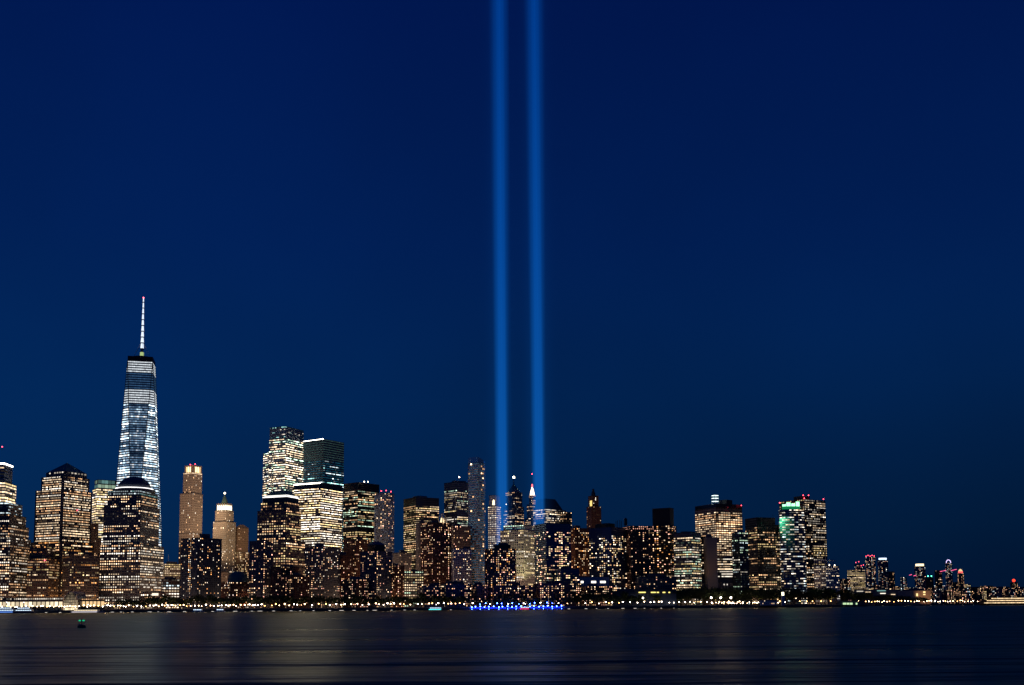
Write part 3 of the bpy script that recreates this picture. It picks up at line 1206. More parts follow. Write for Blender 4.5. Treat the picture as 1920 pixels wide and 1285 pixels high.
strip(b, p, b.top - 1.3, b.top + .4, .6, WHITE_L, edges=(3,))
b.done()

st7 = style(O, p=.55, wall='black', fh=3.9, cw=3.6, wf=.85, hf=.5, gain=1.45, pal=('cream', 'yellow', 'green', 'warm'), stay=.6, bands=((.60, .635, 'dark'), (.575, .60, ('yellow', 1.0, .8)), (.40, .43, ('cool', .9, .6)), (.93, 1.0, 'dark')))
b = Building('black_office_tower', 'black steel office tower with amber band and two roof lamps', st7)
b.tier(rect(641, 671, 711, 905, 1900, 48), zat(671, 905, 1900))
b.beacon(683, 903.5, 1905, 1.1, emitter('roof_lamp', (1, .85, .6), 9, False))
b.beacon(690, 903.5, 1905, 1.1, emitter('roof_lamp', (1, .85, .6), 9, False))
b.done()
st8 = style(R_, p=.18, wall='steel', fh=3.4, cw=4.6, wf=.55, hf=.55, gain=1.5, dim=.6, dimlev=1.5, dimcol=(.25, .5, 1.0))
b = Building('pale_residential_tower', 'pale blue-white residential tower with three red roof lights', st8)
b.tier(rect(702, 728, 739, 925, 1700, 30), zat(728, 925, 1700))
for x, y in ((715, 921), (724, 920), (733, 922)):
    b.beacon(x, y, 1704, .85)
b.done()
simple('brown_slab_tower', 'brown brick residential tower in front of the black office tower', style(R_, p=.22, wall='brick', cw=3.8, fh=3.1), 645, 668, 693, 1011, 1530, 45, 1)
simple('residential_block', 'brown residential block left of the brown brick tower', style(R_, p=.2, wall='brick', cw=3.6, fh=3.1), 628, 640, 662, 1040, 1500, 55, 1)
b = Building('residential_tower', 'dark residential tower with a small cap below the pale tower', style(R_, p=.34, wall='navy', cw=3.8, fh=3.0))
p = rect(676, 706, 735, 1034, 1440, 42)
b.tier(p, zat(706, 1034, 1440))
b.tier(rect(689, 704, 722, 1022, 1450), zat(704, 1022, 1450), b.top, blank=True)
m = MB()
c = sum(b.tpoly, Vector((0, 0))) / 4
m.prism(b.tpoly, b.top + .01, b.top + 5, [c + (q - c) * .3 for q in b.tpoly])
b.add('cap_roof', m, WALL['slate'])
b.done()
simple('residential_block', 'low residential block with pink windows on the waterfront', style(R_, p=.42, wall='brick', cw=3.3, fh=3.0, pal=('pink', 'warm', 'cream')), 640, 668, 690, 1086, 1420, 40)
simple('residential_block', 'dark block with warm windows before the bright grid office', style(R_, p=.34, wall='brick', cw=3.4, fh=3.0), 728, 742, 758, 1060, 1460, 50, 1)
simple('stone_block', 'pale stone block with roof clutter left of the bronze tower', style(R_, p=.16, wall='concrete', cw=3.4, fh=3.4), 737, 752, 772, 1036, 1620, 50, 3, 5)
simple('bright_grid_office', 'low office with a bright grid of windows and grey parapet', style(O, p=.85, wall='granite', fh=3.8, cw=3.4, wf=.6, gain=1.3, pal=('yellow', 'cream', 'green', 'cream')), 748, 754, 794, 1071, 1470, 70, 1, 2)
st9 = style(O, p=.66, wall='bronze', fh=3.8, cw=3.3, wf=.8, hf=.45, gain=1.4, pal=('yellow', 'yellow', 'cream', 'warm'), stay=.62, bands=((.93, 1, 'dark'),))
b = simple('bronze_office_tower', 'bronze office tower with yellow windows and a dark flat top', st9, 757, 780, 823, 932, 1850, 62, 1, 5, done=False)
b.done()
b = Building('brown_residential_tower', 'brown residential tower in front of the bronze office tower', style(R_, p=.34, wall='brick', cw=3.7, fh=3.1, pal=('warm', 'pink', 'cream', 'warm')))
p = rect(789, 812, 846, 980, 1490, 55)
b.tier(p, zat(812, 980, 1490))
b.plant(1, 3)
b.done()
simple('narrow_stone_tower', 'narrow pale stone tower left of the brown residential tower', style(R_, p=.1, wall='concrete', cw=3.2, fh=3.3), 780, 785, 798, 980, 1600, 60)
b = Building('lit_gothic_top', 'small floodlit gothic crown rising behind the brown residential tower', style(R_, p=.5, wall='terracotta', cw=3, fh=3.4, pal=('cream', 'yellow')))
p = rect(818, 830, 838, 984, 1690, 35)
b.tier(p, zat(830, 984, 1690))
p = rect(822, 830, 836, 974, 1692, 35)
zb = b.top
c = sum(p, Vector((0, 0))) / 4
m, g = MB(), MB()
zt = zat(830, 964, 1692)
for q in p:
    m.bar((q.x, q.y, zb), (q.x, q.y, zt - 3), .7)
    m.bar((q.x, q.y, zt - 4), (c.x, c.y, zt + 2), .5)
g.prism([c + (q - c) * .75 for q in p], zb + .01, zt - 6, [c + (q - c) * .3 for q in p])
b.add('crown_pinnacle', m, WALL['terracotta'], 'stuff')
b.add('lit_crown', g, emitter('gothic_crown', (1, .74, .42), 1.6, False))
b.done()
st10 = style(O, p=.62, wall='grey_granite', fh=3.9, cw=3.0, gain=1.45, pal=('cream', 'white', 'green', 'yellow'), stay=.6, bands=((.94, 1, 'dark'), (.72, .75, 'dark')))
b = simple('office_tower', 'grey office tower with a blank crown and a red-white roof lamp', st10, 833, 857, 888, 903, 1900, 48, done=False)
b.beacon(861, 895, 1910, 1.3, emitter('roof_lamp_pink', (1, .55, .4), 14, False))
b.done()
simple('stone_block', 'dark stone block with few lamps below the grey blank-crowned tower', style(R_, p=.2, wall='granite', cw=3.4, fh=3.6), 838, 850, 882, 986, 1640, 65, 1)
simple('pale_residential_block', 'pale grey residential block left of the slender glass tower', style(R_, p=.30, wall='white', cw=3.2, fh=3.0, pal=('white', 'cream', 'warm')), 846, 851, 884, 1028, 1500, 72, 1, 3)

# -- slender rounded glass tower
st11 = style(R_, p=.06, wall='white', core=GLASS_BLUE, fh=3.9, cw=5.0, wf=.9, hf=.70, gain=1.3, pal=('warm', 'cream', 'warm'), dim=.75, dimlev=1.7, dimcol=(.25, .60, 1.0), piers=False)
b = Building('slender_glass_tower', 'slender rounded blue glass tower left of the light columns', st11)
pr = rect(878, 896, 914, 866, 1655, 42)
n0, n1, n2, n3 = pr
rp = []
for i in range(7):                                 # the right-hand corner is rounded
    t = i / 6
    a, c2, e2 = n0.lerp(n1, .45), n1, n1.lerp(n2, .5)
    rp.append((a * (1 - t) ** 2 + c2 * 2 * t * (1 - t) + e2 * t * t))
poly = [n0] + rp + [n2, n3]
b.tier(poly, zat(896, 868, 1655), None)
m = MB()
zt0, zt1 = b.top, zat(886, 858, 1660)
k = len(poly)
tz = []
for q in poly:
    f = max(0, min(1, (q - n0).dot((n1 - n0).normalized()) / (n1 - n0).length))
    tz.append(zt0 + (zt1 - zt0) * (1 - f * .9) + .6)
for i in range(k):
    A, B = poly[i], poly[(i + 1) % k]
    m.quad((A.x, A.y, zt0 + .01), (B.x, B.y, zt0 + .01), (B.x, B.y, tz[(i + 1) % k]), (A.x, A.y, tz[i]))
b.add('crown_screen', m, GLASS_BLUE)
ed = MB()
for q in (n3, n0):
    ed.bar((q.x, q.y, GROUND), (q.x, q.y, zt0), .45)
b.add('corner_fin', ed, WALL['steel'], 'stuff')
b.done()

# -- around the light columns
b = Building('bright_grid_tower', 'narrow tower with a dense grid of cream windows and lit peak', style(O, p=.97, spread=.02, wall='limestone', fh=3.8, cw=3.3, wf=.62, hf=.5, gain=1.3, pal=('cream', 'white'), voids=0, stay=.2))
p = rect(915, 931, 939, 950, 1810, 30)
b.tier(p, zat(931, 950, 1810))
p = rect(917, 929, 937, 929, 1815, 34)
b.tier(p, zat(929, 929, 1815), b.top, style(R_, p=.06, wall='bronze'))
m = MB()
q = at(925.5, 947, 1806)
q2 = at(925.5, 937, 1806)
m.lathe(q.x, q.y, [(2.2, q.z), (1.6, q2.z - 2), (.3, q2.z)], 6)
b.add('peak_light', m, emitter('peak_warm', (1, .8, .5), 2.6, False))
b.done()
b = Building('spired_tower', 'dark stone tower with a slim spire carrying a bright star lamp', style(O, p=.35, wall='granite', fh=3.9, cw=3.6, gain=1.5, pal=('cream', 'warm', 'white'), stay=.6))
b.tier(rect(944, 965, 982, 950, 2150, 42), zat(965, 950, 2150), None)
p = rect(948, 965, 979, 923, 2156, 42)
b.tier(p, zat(965, 923, 2156), zat(965, 950, 2150))
c = sum(p, Vector((0, 0))) / 4
m = MB()
zt = zat(961, 897, c.y)
m.prism([c + (q - c) * .8 for q in p], b.top + .01, b.top + (zt - b.top) * .55, [c + (q - c) * .12 for q in p])
b.add('pyramid_roof', m, WALL['copper'])
m = MB()
m.lathe(c.x, c.y, [(1.4, b.top + (zt - b.top) * .5), (.5, zt)], 6)
b.add('spire', m, WALL['copper'])
m = MB()
m.ball((c.x, c.y, zt + 2), 2.0, 6)
b.add('star_lamp', m, emitter('star_lamp', (1, .88, .62), 30, False))
b.done()
b = Building('art_deco_tower', 'slim stepped tower with a white lit tip and red mast light', style(O, p=.28, wall='tan_brick', fh=3.8, cw=3.4, gain=1.3, pal=('warm', 'cream')))
for xl, xm, xr, y, y0 in ((984, 995, 1007, 972, None), (988, 996, 1005, 946, 973), (992, 998, 1004, 929, 947)):
    b.tier(rect(xl, xm, xr, y, 2200), zat(xm, y, 2200), zat(xm, y0, 2200) if y0 else None)
c = sum(b.tpoly, Vector((0, 0))) / 4
zt = zat(999, 914, c.y)
m = MB()
m.lathe(c.x, c.y, [(5.0, b.top + .01), (4.2, b.top + 6), (2.0, zt - 3), (.8, zt)], 8)
b.add('lit_tip', m, emitter('tip_white', (1, .86, .66), 4.5, False))
m = MB()
m.lathe(c.x, c.y, [(1.6, zt), (1.2, zt + 7)], 6)
b.add('red_lantern', m, emitter('tip_red', (1, .12, .12), 3.0, False))
m = MB()
zr = zat(999, 889, c.y)
m.bar((c.x, c.y, zt + 6), (c.x, c.y, zr - .8), .3)
b.add('mast', m, WALL['dark'])
m = MB()
m.ball((c.x, c.y, zr), 1.1, 4)
b.add('warning_light', m, RED)
b.done()
b = Building('mansard_glass_tower', 'dark tower with a sloping black roof behind the right light column', style(O, p=.72, wall='dark', fh=4.0, cw=3.4, wf=.85, gain=1.5, pal=('white', 'cream'), stay=.7))
p = rect(1000, 1023, 1055, 955, 1960, 48)
b.tier(p, zat(1023, 955, 1960))
c = sum(p, Vector((0, 0))) / 4
m = MB()
m.prism(grow(p, .4), b.top + .01, zat(1025, 934, 1965), [c + (q - c) * .60 + (p[3] - p[0]) * .12 for q in p])
b.add('mansard_roof', m, WALL['black'])
b.done()
simple('dark_shoulder_tower', 'dark tower stepping down right of the sloping black roof', style(O, p=.45, wall='dark', fh=4, cw=3.4, pal=('cream', 'warm')), 1046, 1058, 1072, 960, 1975, 48, 1, 5)
# grid-faced tower, yellow-lit on its right face
b = Building('white_grid_tower', 'pale concrete grid tower with a green-lit top between the light columns', style(O, p=.30, wall='white', fh=3.7, cw=3.4, wf=.68, hf=.62, gain=1.3, pal=('cream', 'white', 'yellow'), dim=.25))
p = rect(938, 982, 1004, 994, 1610, 28)
b.tier(p, zat(982, 994, 1610), None)
p = rect(944, 982, 1004, 985, 1613, 28)
b.tier(p, zat(982, 985, 1613), b.top, style(O, p=.7, pal=('teal', 'green', 'cream'), gain=1.0, wall='copper', fh=3.5, hf=.4, cw=4))
b.done()
flood(992, 1100, 1570, 990, 1050, 1612, (1, .85, .35), 9e4, 70, 'yellow floodlight at the foot of the pale grid tower')
b = Building('brick_residential_tower', 'dark red brick residential tower with rounded top below the left column', style(R_, p=.40, wall='brick', cw=3.3, fh=3.0, pal=('warm', 'pink', 'orange', 'cream')))
p = rounded(909, 967, 1030, 1450, .35)
b.tier(p, zat(938, 1030, 1450))
b.tier(rounded(926, 957, 1024, 1456, .3), zat(941, 1023, 1456), b.top, blank=True)
b.plant(2, 3)
b.done()
stb = style(R_, p=.32, wall='navy', core=GLASS_NAVY, fh=3.05, cw=4.0, wf=.8, hf=.5, gain=1.45, pal=('warm', 'cream', 'yellow', 'pink'), piers=False, bands=((.90, 1, 'dark'),))
b = simple('navy_glass_residence', 'broad navy glass residential tower below the right light column', stb, 1002, 1024, 1070, 981, 1480, 62, 1, 3)
simple('residential_step', 'lower navy step at the right of the navy glass residence', style(stb, p=.35), 1040, 1052, 1086, 1066, 1460, 65)
simple('brick_tower', 'brown brick tower with many amber windows left of the slim dark tower', style(R_, p=.42, wall='brick', cw=3.3, fh=3.1, pal=('warm', 'orange', 'cream')), 1066, 1078, 1104, 990, 1570, 58, 2, 4)
b = Building('slim_dark_tower', 'slim dark tower with one golden lit arch and a stub mast', style(R_, p=.14, wall='brick', cw=3.6, fh=3.4, gain=1.4, pal=('cream', 'warm')))
p = rect(1100, 1109, 1127, 950, 1800, 60)
b.tier(p, zat(1109, 950, 1800))
p = rect(1103, 1111, 1122, 930, 1803, 58)
b.tier(p, zat(1111, 930, 1803), b.top, style(R_, p=.12, wall='concrete', pal=('white', 'cool')))
c = sum(p, Vector((0, 0))) / 4
m = MB()
m.lathe(c.x, c.y, [(4, b.top), (3.4, b.top + 6), (2.2, b.top + 8), (1.8, zat(1114, 917, c.y))], 8)
b.add('stub_mast', m, WALL['dark'])
A, B = p[3], p[0]
d = (B - A).normalized()
nr = Vector((d.y, -d.x))
m = MB()
a0, a1 = A + d * ((B - A).length * .42) + nr * .5, A + d * ((B - A).length * .92) + nr * .5
m.quad((a0.x, a0.y, zat(1108, 950, 1803)), (a1.x, a1.y, zat(1108, 950, 1803)), (a1.x, a1.y, zat(1108, 938.5, 1803)), (a0.x, a0.y, zat(1108, 938.5, 1803)))
b.add('lit_arch', m, emitter('golden_arch', (1, .68, .22), 1.3, False))
b.done()
std = style(R_, p=.40, wall='navy', core=GLASS_NAVY, fh=3.1, cw=4.4, wf=.72, hf=.52, gain=1.45, pal=('cream', 'yellow', 'warm', 'white'), bands=((.90, 1, 'dark'),))
b = simple('dark_glass_residence', 'dark glass residence with broad warm windows right of the slim tower', std, 1104, 1146, 1176, 988, 1490, 36, 0, done=False)
m = MB()
m.prism(rect(1116, 1140, 1153, 981, 1500, 34), b.top, zat(1140, 981, 1500))
b.add('roof_house', m, WALL['black'])
m = MB()
for x, y in ((1155, 977), (1158, 976), (1162, 975), (1165, 977)):
    q = at(x, y, 1510)
    m.bar((q.x, q.y, b.top), tuple(q), .4)
b.add('flue', m, WALL['dark'], 'stuff')
b.done()
b = simple('brick_residence', 'brown brick residence with a roof tank between two dark towers', style(R_, p=.26, wall='brick', cw=3.6, fh=3.0, bands=((.95, 1, ('pink', 1.0, .7)),)), 1168, 1182, 1226, 986, 1500, 68, 0, done=False)
m = MB()
q = at(1173, 971, 1508)
m.lathe(q.x, q.y, [(2.4, b.top + 1), (2.4, q.z - 2), (.4, q.z)], 10)
for t in range(4):
    a = t * math.pi / 2
    m.bar((q.x + 1.8 * math.cos(a), q.y + 1.8 * math.sin(a), b.top - .5), (q.x + 1.8 * math.cos(a), q.y + 1.8 * math.sin(a), b.top + 1.2), .2)
b.add('water_tank', m, WALL['bronze'])
b.done()
b = Building('black_slab_tower', 'unlit black slab rising above a warm-windowed base', style(R_, p=.34, wall='black', core=WALL['black'], cw=4.2, fh=3.1, wf=.7, pal=('warm', 'orange', 'cream', 'pink')))
p = rect(1222, 1256, 1268, 986, 1560, 22)
b.tier(p, zat(1256, 986, 1560))
p = rect(1223, 1256, 1263, 953, 1563, 22)
b.tier(p, zat(1256, 953, 1563), b.top, blank=True)
b.done()
st12 = style(O, p=.70, spread=.14, wall='slate', core=GLASS_NAVY, fh=3.6, cw=3.0, wf=.86, hf=.5, gain=1.6, pal=('green', 'cream', 'yellow', 'white'), stay=.78, bands=((.92, 1, 'dark'),))
simple('green_lit_office', 'office tower with greenish white floors right of the black slab', st12, 1263, 1296, 1313, 998, 1540, 28)
st13 = style(O, p=.92, spread=.07, wall='granite', fh=4.0, cw=5.2, wf=.80, hf=.50, gain=1.35, pal=('warm', 'cream', 'cream'), stay=.4, voids=.6, bands=((.955, 1, 'dark'),))
b = Building('brown_grid_tower', 'big brown office tower with rows of cream windows and blank cornice', st13)
p = rect(1303, 1342, 1391, 952, 1800, 52)
b.tier(p, zat(1342, 952, 1800))
p = rect(1303, 1342, 1391, 945, 1798, 52)
b.tier(p, zat(1342, 945, 1798), b.top, blank=True)
m = MB()
m.prism(rect(1347, 1362, 1373, 938, 1822), b.top, zat(1362, 937, 1822))
b.add('roof_house', m, WALL['dark'])
m, g = MB(), MB()
pp = rect(1334, 1340, 1347, 929, 1812, 45)
zt = zat(1340, 929, 1812)
for i, q in enumerate(pp):
    m.bar((q.x, q.y, b.top), (q.x, q.y, zt), .5)
    q2 = pp[(i + 1) % 4]
    for f in (0.05, .35, .7, 1.0):
        z = b.top + (zt - b.top) * f
        g.bar((q.x, q.y, z), (q2.x, q2.y, z), .42)
b.add('scaffold_post', m, WALL['steel'], 'stuff')
b.add('scaffold_light', g, emitter('scaffold_light', (.75, 1, .95), 2.4, False), 'stuff')
b.beacon(1390, 948, 1800, .8)
b.done()
b = simple('concrete_core_tower', 'windowless grey concrete tower before the big brown office', style(R_, p=.0, wall='concrete', cw=6, fh=5, dim=0, wf=.2, hf=.2, core=WALL['slate']), 1319, 1326, 1344, 1007, 1570, 70)
simple('dark_block', 'dark block with white strips left of the windowless concrete tower', style(O, p=.3, wall='dark', fh=4, cw=3), 1303, 1308, 1322, 1006, 1585, 65)
flood(1317, 1096, 1540, 1322, 1060, 1570, (1, .42, .1), 7e3, 60, 'orange floodlight at the foot of the concrete tower')
simple('bright_low_office', 'low office with brilliant white strip floors below the brown tower', style(O, p=.85, wall='dark', fh=3.9, cw=3, wf=.95, piers=False, gain=1.8, pal=('cream', 'white')), 1334, 1342, 1386, 1047, 1600, 72)
simple('dark_green_tower', 'narrow dark glass tower with green-white windows right of the brown tower', style(O, p=.26, wall='dark', core=GLASS_NAVY, fh=3.7, cw=3, pal=('green', 'white', 'cool'), gain=1.0), 1372, 1386, 1402, 998, 1560, 45)
b = Building('dark_office_tower', 'dark office tower with a blank black top left of the curved tower', style(O, p=.46, wall='black', fh=3.8, cw=3.4, wf=.7, gain=1.4, pal=('cream', 'warm', 'warm', 'yellow'), stay=.6, bands=((.90, 1, 'dark'), (.35, .42, 'dark'))))
p = rect(1397, 1419, 1453, 971, 1620, 56)
b.tier(p, zat(1419, 971, 1620))
b.tier(rect(1440, 1452, 1464, 985, 1640), zat(1452, 985, 1640), None)
b.done()
# right-hand pair: flat-topped grid tower and the curved glass tower with green crown
st14 = style(O, p=.76, spread=.22, wall='dark', fh=4.0, cw=4.0, wf=.6, hf=.5, gain=1.3, pal=('cream', 'yellow', 'white'), stay=.5)
b = Building('flat_topped_tower', 'flat-topped grid tower with red corner lights above the curved tower', st14)
p = rect(1461, 1508, 1547, 937, 1760, 40)
b.tier(p, zat(1508, 937, 1760))
m = MB()
m.prism(rect(1488, 1504, 1518, 930, 1780), b.top, zat(1504, 930, 1780))
b.add('roof_house', m, WALL['bronze'])
for x, y in ((1462, 943), (1506, 929), (1516, 929), (1508, 934.5), (1544, 936)):
    b.beacon(x, y, 1772, .9)
b.done()
st15 = style(O, p=.50, spread=.28, wall='slate', core=GLASS_NAVY, fh=3.9, cw=3.4, wf=.9, hf=.42, gain=1.6, pal=('cream', 'white', 'white', 'cool'), stay=.75, piers=False)
b = Building('curved_glass_tower', 'curved glass tower with a brilliant green-white crown', st15)
p = rounded(1460, 1508, 955, 1610, .55)
b.tier(p, zat(1484, 957, 1610))
p2 = rounded(1466, 1500, 949, 1606, .5)
m = MB()
m.prism(p2, b.top + .01, zat(1484, 951, 1613))
b.add('crown_base', m, emitter('crown_green', (.02, .55, .20), .35, False))
zl = zat(1484, 951, 1613)
for i_, (f0, f1, y_) in enumerate(((.02, .22, 946), (.25, .48, 942.5), (.52, .74, 944.5), (.78, .98, 941))):
    m = MB()
    q = [p2[-1].lerp(p2[-2], f) for f in (f0, f1)]
    v_ = (q[0] + q[1]).normalized()
    m.prism([q[0] - v_ * 16, q[1] - v_ * 16, q[1] - v_ * 8, q[0] - v_ * 8], zl + .01, zat(1484, y_, 1613))
    b.add('crown_lamp', m, emitter('crown_green_white', (.36, 1, .55), 2.2))
b.done()
flood(1449, 966, 1596, 1474, 985, 1600, (.15, 1, .40), 1.6e5, 70, 'added green light for the crown spill on the curved tower')  # lamp added to spread the crown's green over the facade
simple('dark_block', 'narrow dark block to the right of the curved glass tower', style(O, p=.36, wall='black', fh=3.8, cw=3.2, gain=1.4), 1500, 1506, 1523, 988, 1640, 65)
b = Building('framed_low_block', 'low block with a pale open frame on its roof at the right', style(O, p=.5, wall='white', fh=3.7, cw=3.2, wf=.5, pal=('cream', 'white'), gain=1.3))
p = rect(1522, 1548, 1573, 1062, 1640, 45)
b.tier(p, zat(1548, 1062, 1640))
m = MB()
pf = rect(1523, 1548, 1566, 1051, 1642, 42)
zt = zat(1548, 1050, 1642)
for i in range(4):
    A, B = pf[i], pf[(i + 1) % 4]
    m.bar((A.x, A.y, zt), (B.x, B.y, zt), .55)
    for j in range(5):
        q = A.lerp(B, j / 5)
        m.bar((q.x, q.y, b.top), (q.x, q.y, zt), .4)
b.add('roof_frame', m, WALL['white'], 'stuff')
m = MB()
q = pf[0]
m.bar((q.x, q.y, GROUND), (q.x, q.y, zat(1548, 1032, 1642)), .5)
b.add('corner_post', m, WALL['white'])
for x, y in ((1555, 1060), (1565, 1060)):
    b.beacon(x, y, 1636, .8, emitter('roof_lamp', (1, .85, .6), 9, False))
b.done()

# -- low waterfront row
stq = style(R_, wall='brick', p=.45, cw=3.3, fh=3.1, gain=1.3)
simple('waterfront_house', 'low terrace with warm windows left of the blue-lit cove', style(stq, wall='slate', p=.35), 783, 796, 832, 1098, 1425, 65)
simple('waterfront_house', 'low blue-grey block with few windows before the slender glass tower', style(stq, wall='navy', p=.2), 826, 836, 884, 1094, 1432, 70)
simple('waterfront_house', 'low brick block with pink windows above the left end of blue lamps', style(stq, p=.4, pal=('pink', 'warm')), 884, 894, 915, 1096, 1430, 60)
simple('waterfront_house', 'low brick terrace above the middle of the blue lamps', style(stq, p=.45), 912, 926, 1006, 1098, 1436, 75)
simple('waterfront_house', 'low dark terrace above the right end of the blue lamps', style(stq, p=.4), 1000, 1012, 1090, 1094, 1440, 75)
b = Building('white_box_museum', 'white box building with three bright windows above the brick terrace', style(O, p=0, dim=0, wall='white', core=WALL['white'], fh=6, cw=8))
p = rect(1078, 1086, 1142, 1082, 1478, 76)
b.tier(p, zat(1086, 1082, 1478), blank=True)
A, B = p[0], p[1]
d = (B - A).normalized()
nr = Vector((d.y, -d.x))
L = (B - A).length
for f0, f1 in ((.05, .14), (.40, .56), (.70, .88)):
    a0, a1 = A + d * L * f0 + nr * .08, A + d * L * f1 + nr * .08
    m = MB()
    m.quad((a0.x, a0.y, zat(1110, 1093.5, 1478)), (a1.x, a1.y, zat(1110, 1093.5, 1478)), (a1.x, a1.y, zat(1110, 1089.5, 1478)), (a0.x, a0.y, zat(1110, 1089.5, 1478)))
    b.add('gallery_window', m, emitter('gallery', (1, .9, .78), 2.0, False))
b.done()
simple('brick_terrace', 'low brick terrace with a dense grid of warm windows under the white box', style(stq, p=.75, cw=3.0), 1090, 1098, 1148, 1099, 1446, 72)
b = Building('stepped_dark_museum', 'low dark stepped building with a yellow light strip right of the terrace', style(R_, p=.0, dim=0, wall='navy', core=WALL['navy']))
for i, (xl, xr, y) in enumerate(((1138, 1268, 1114), (1146, 1262, 1109), (1156, 1256, 1105))):
    b.tier(front(xl, xr, y, 1462 + i * 6, 60 - i * 12), zat((xl + xr) / 2, y, 1462 + i * 6), None if i == 0 else b.top, blank=True)
m = MB()
for x0, x1 in ((1198, 1211), (1221, 1230), (1232, 1236), (1243, 1248), (1254, 1257)):
    a, c = at(x0, 1111, 1458), at(x1, 1111, 1458)
    m.box(a.x, c.x, 1460.5, 1461.3, a.z - .8, a.z + .8)
b.add('light_strip', m, emitter('yellow_strip', (1, .82, .22), 1.6, False), 'stuff')
b.done()
simple('navy_residence', 'low navy residence with scattered lamps under the black slab', style(R_, p=.20, wall='navy', cw=4, fh=3.2), 1186, 1198, 1268, 1081, 1480, 76)
b = Building('classical_hall', 'low classical stone hall with columns half hidden by park trees', style(R_, p=.05, wall='limestone', core=WALL['granite'], cw=6, fh=6))
p = rect(1290, 1303, 1402, 1094, 1580, 78)
b.tier(p, zat(1303, 1094, 1580), blank=True)
b.tier(inset(p, 8), zat(1303, 1086, 1590), b.top, blank=True)
A, B = p[0], p[1]
d = (B - A).normalized()
nr = Vector((d.y, -d.x))
L = (B - A).length
cols = MB()
for j in range(17):
    q = A + d * (L * (j + .5) / 17) + nr * 1.2
    cols.lathe(q.x, q.y, [(.8, GROUND), (.65, b.top - 7)], 6)
b.add('column', cols, WALL['limestone'], 'stuff')
lw = MB()
for j in (9, 10, 12, 13):
    q0, q1 = A + d * (L * (j + .3) / 17) + nr * .1, A + d * (L * (j + .7) / 17) + nr * .1
    lw.quad((q0.x, q0.y, b.top - 11), (q1.x, q1.y, b.top - 11), (q1.x, q1.y, b.top - 8.6), (q0.x, q0.y, b.top - 8.6))
b.add('lit_window', lw, emitter('gallery', (1, .9, .78), 2.0, False), 'stuff')
b.done()
b = Building('pier_house', 'small pier house with a lit clock lantern and pointed roof', style(R_, p=.5, wall='white', cw=3, fh=3.5, pal=('cream', 'warm')))
p = front(1425, 1456, 1128, 1500, 30)
b.tier(p, zat(1440, 1126, 1500))
q = at(1468, 1120, 1500)
m = MB()
m.box(q.x - 2.2, q.x + 2.2, 1498, 1502, GROUND, zat(1468, 1117, 1500))
b.add('clock_tower', m, WALL['white'])
m = MB()
m.lathe(q.x, 1500, [(1.9, zat(1468, 1117, 1500) + .01), (1.9, zat(1468, 1110.5, 1500))], 8)
b.add('lantern', m, emitter('pier_lantern', (1, .88, .6), 2.6, False))
m = MB()
m.lathe(q.x, 1500, [(2.5, zat(1468, 1110.5, 1500) + .01), (.2, zat(1468, 1105, 1500))], 8)
b.add('pointed_roof', m, WALL['copper'])
b.done()

# -- the far city across the water, right
FAR = [  # x0, x1, top y, style, lit crown, label
    (1572, 1594, 1086, 'w', None, 'far brown block with rows of warm windows next to the framed block'),
    (1588, 1622, 1069, 'b', None, 'far broad office blazing cream beside the red-topped towers'),
    (1602, 1613, 1058, 'd', ('red', 1055), 'far slim tower with red top behind the blazing cream office'),
    (1613, 1621, 1064, 'd', ('red', 1061), 'far short tower with one red light behind the cream office'),
    (1622, 1641, 1045, 'd', ('red', 1043), 'far tall tower crowned by a cluster of red lights'),
    (1645, 1665, 1050, 'd', ('white', 1046.5), 'far tower with a blue-white lit crown'),
    (1664, 1677, 1072, 'k', None, 'far dark tower stepping down right of the blue-white crown'),
    (1676, 1690, 1100, 'w', None, 'far low block before the gap in the skyline'),
    (1688, 1700, 1083, 'c', None, 'far small tower with cool white windows in the gap'),
    (1699, 1716, 1102, 'c', None, 'far low block with pinkish lamps left of the amber-crowned tower'),
    (1714, 1735, 1062, 'd', ('amber', 1057.5), 'far tower with a broad amber-white glowing crown'),
    (1736, 1750, 1083, 'k', ('green', 1080.5), 'far dark tower with two green lamps on top'),
    (1752, 1766, 1070, 'k', None, 'far unlit tower with a pointed top between the cranes'),
    (1747, 1772, 1098, 'c', None, 'far mid-rise with cool lamps under the cranes'),
    (1772, 1785, 1056, 'd', ('arch', 1050), 'far thin tower with a purple-white arch crown'),
    (1783, 1797, 1092, 'w', None, 'far low block with warm windows right of the arch-crowned tower'),
    (1795, 1807, 1075, 'w', ('dome', 1067), 'far tower with a domed clock top lit red'),
    (1806, 1820, 1096, 'b', None, 'far bright low block beside the domed clock tower'),
    (1817, 1840, 1101, 'k', None, 'far dark low block in the gap beside the ferry'),
    (1838, 1862, 1099, 'w', None, 'far warm apartment block above the ferry bow'),
    (1860, 1893, 1101, 'w', None, 'far wide apartment block above the ferry'),
    (1894, 1908, 1092, 'w', ('redglow', 1087), 'far tower with a large red light above the ferry'),
    (1906, 1935, 1101, 'w', None, 'far apartment block at the right edge above the ferry'),
]
FST = {
    'w': style(R_, p=.5, cw=6, fh=5, wall='brick', gain=1.10),
    'b': style(O, p=.9, cw=6, fh=5, wall='granite', gain=1.27, pal=('yellow', 'cream')),
    'd': style(R_, p=.42, cw=6.5, fh=5.5, wall='navy', gain=1.02, pal=('cream', 'cool', 'warm', 'pink', 'white')),
    'k': style(R_, p=.10, cw=7, fh=6, wall='black', gain=0.85),
    'c': style(R_, p=.4, cw=6.5, fh=5.5, wall='slate', gain=0.94, pal=('cool', 'white', 'pink')),
}
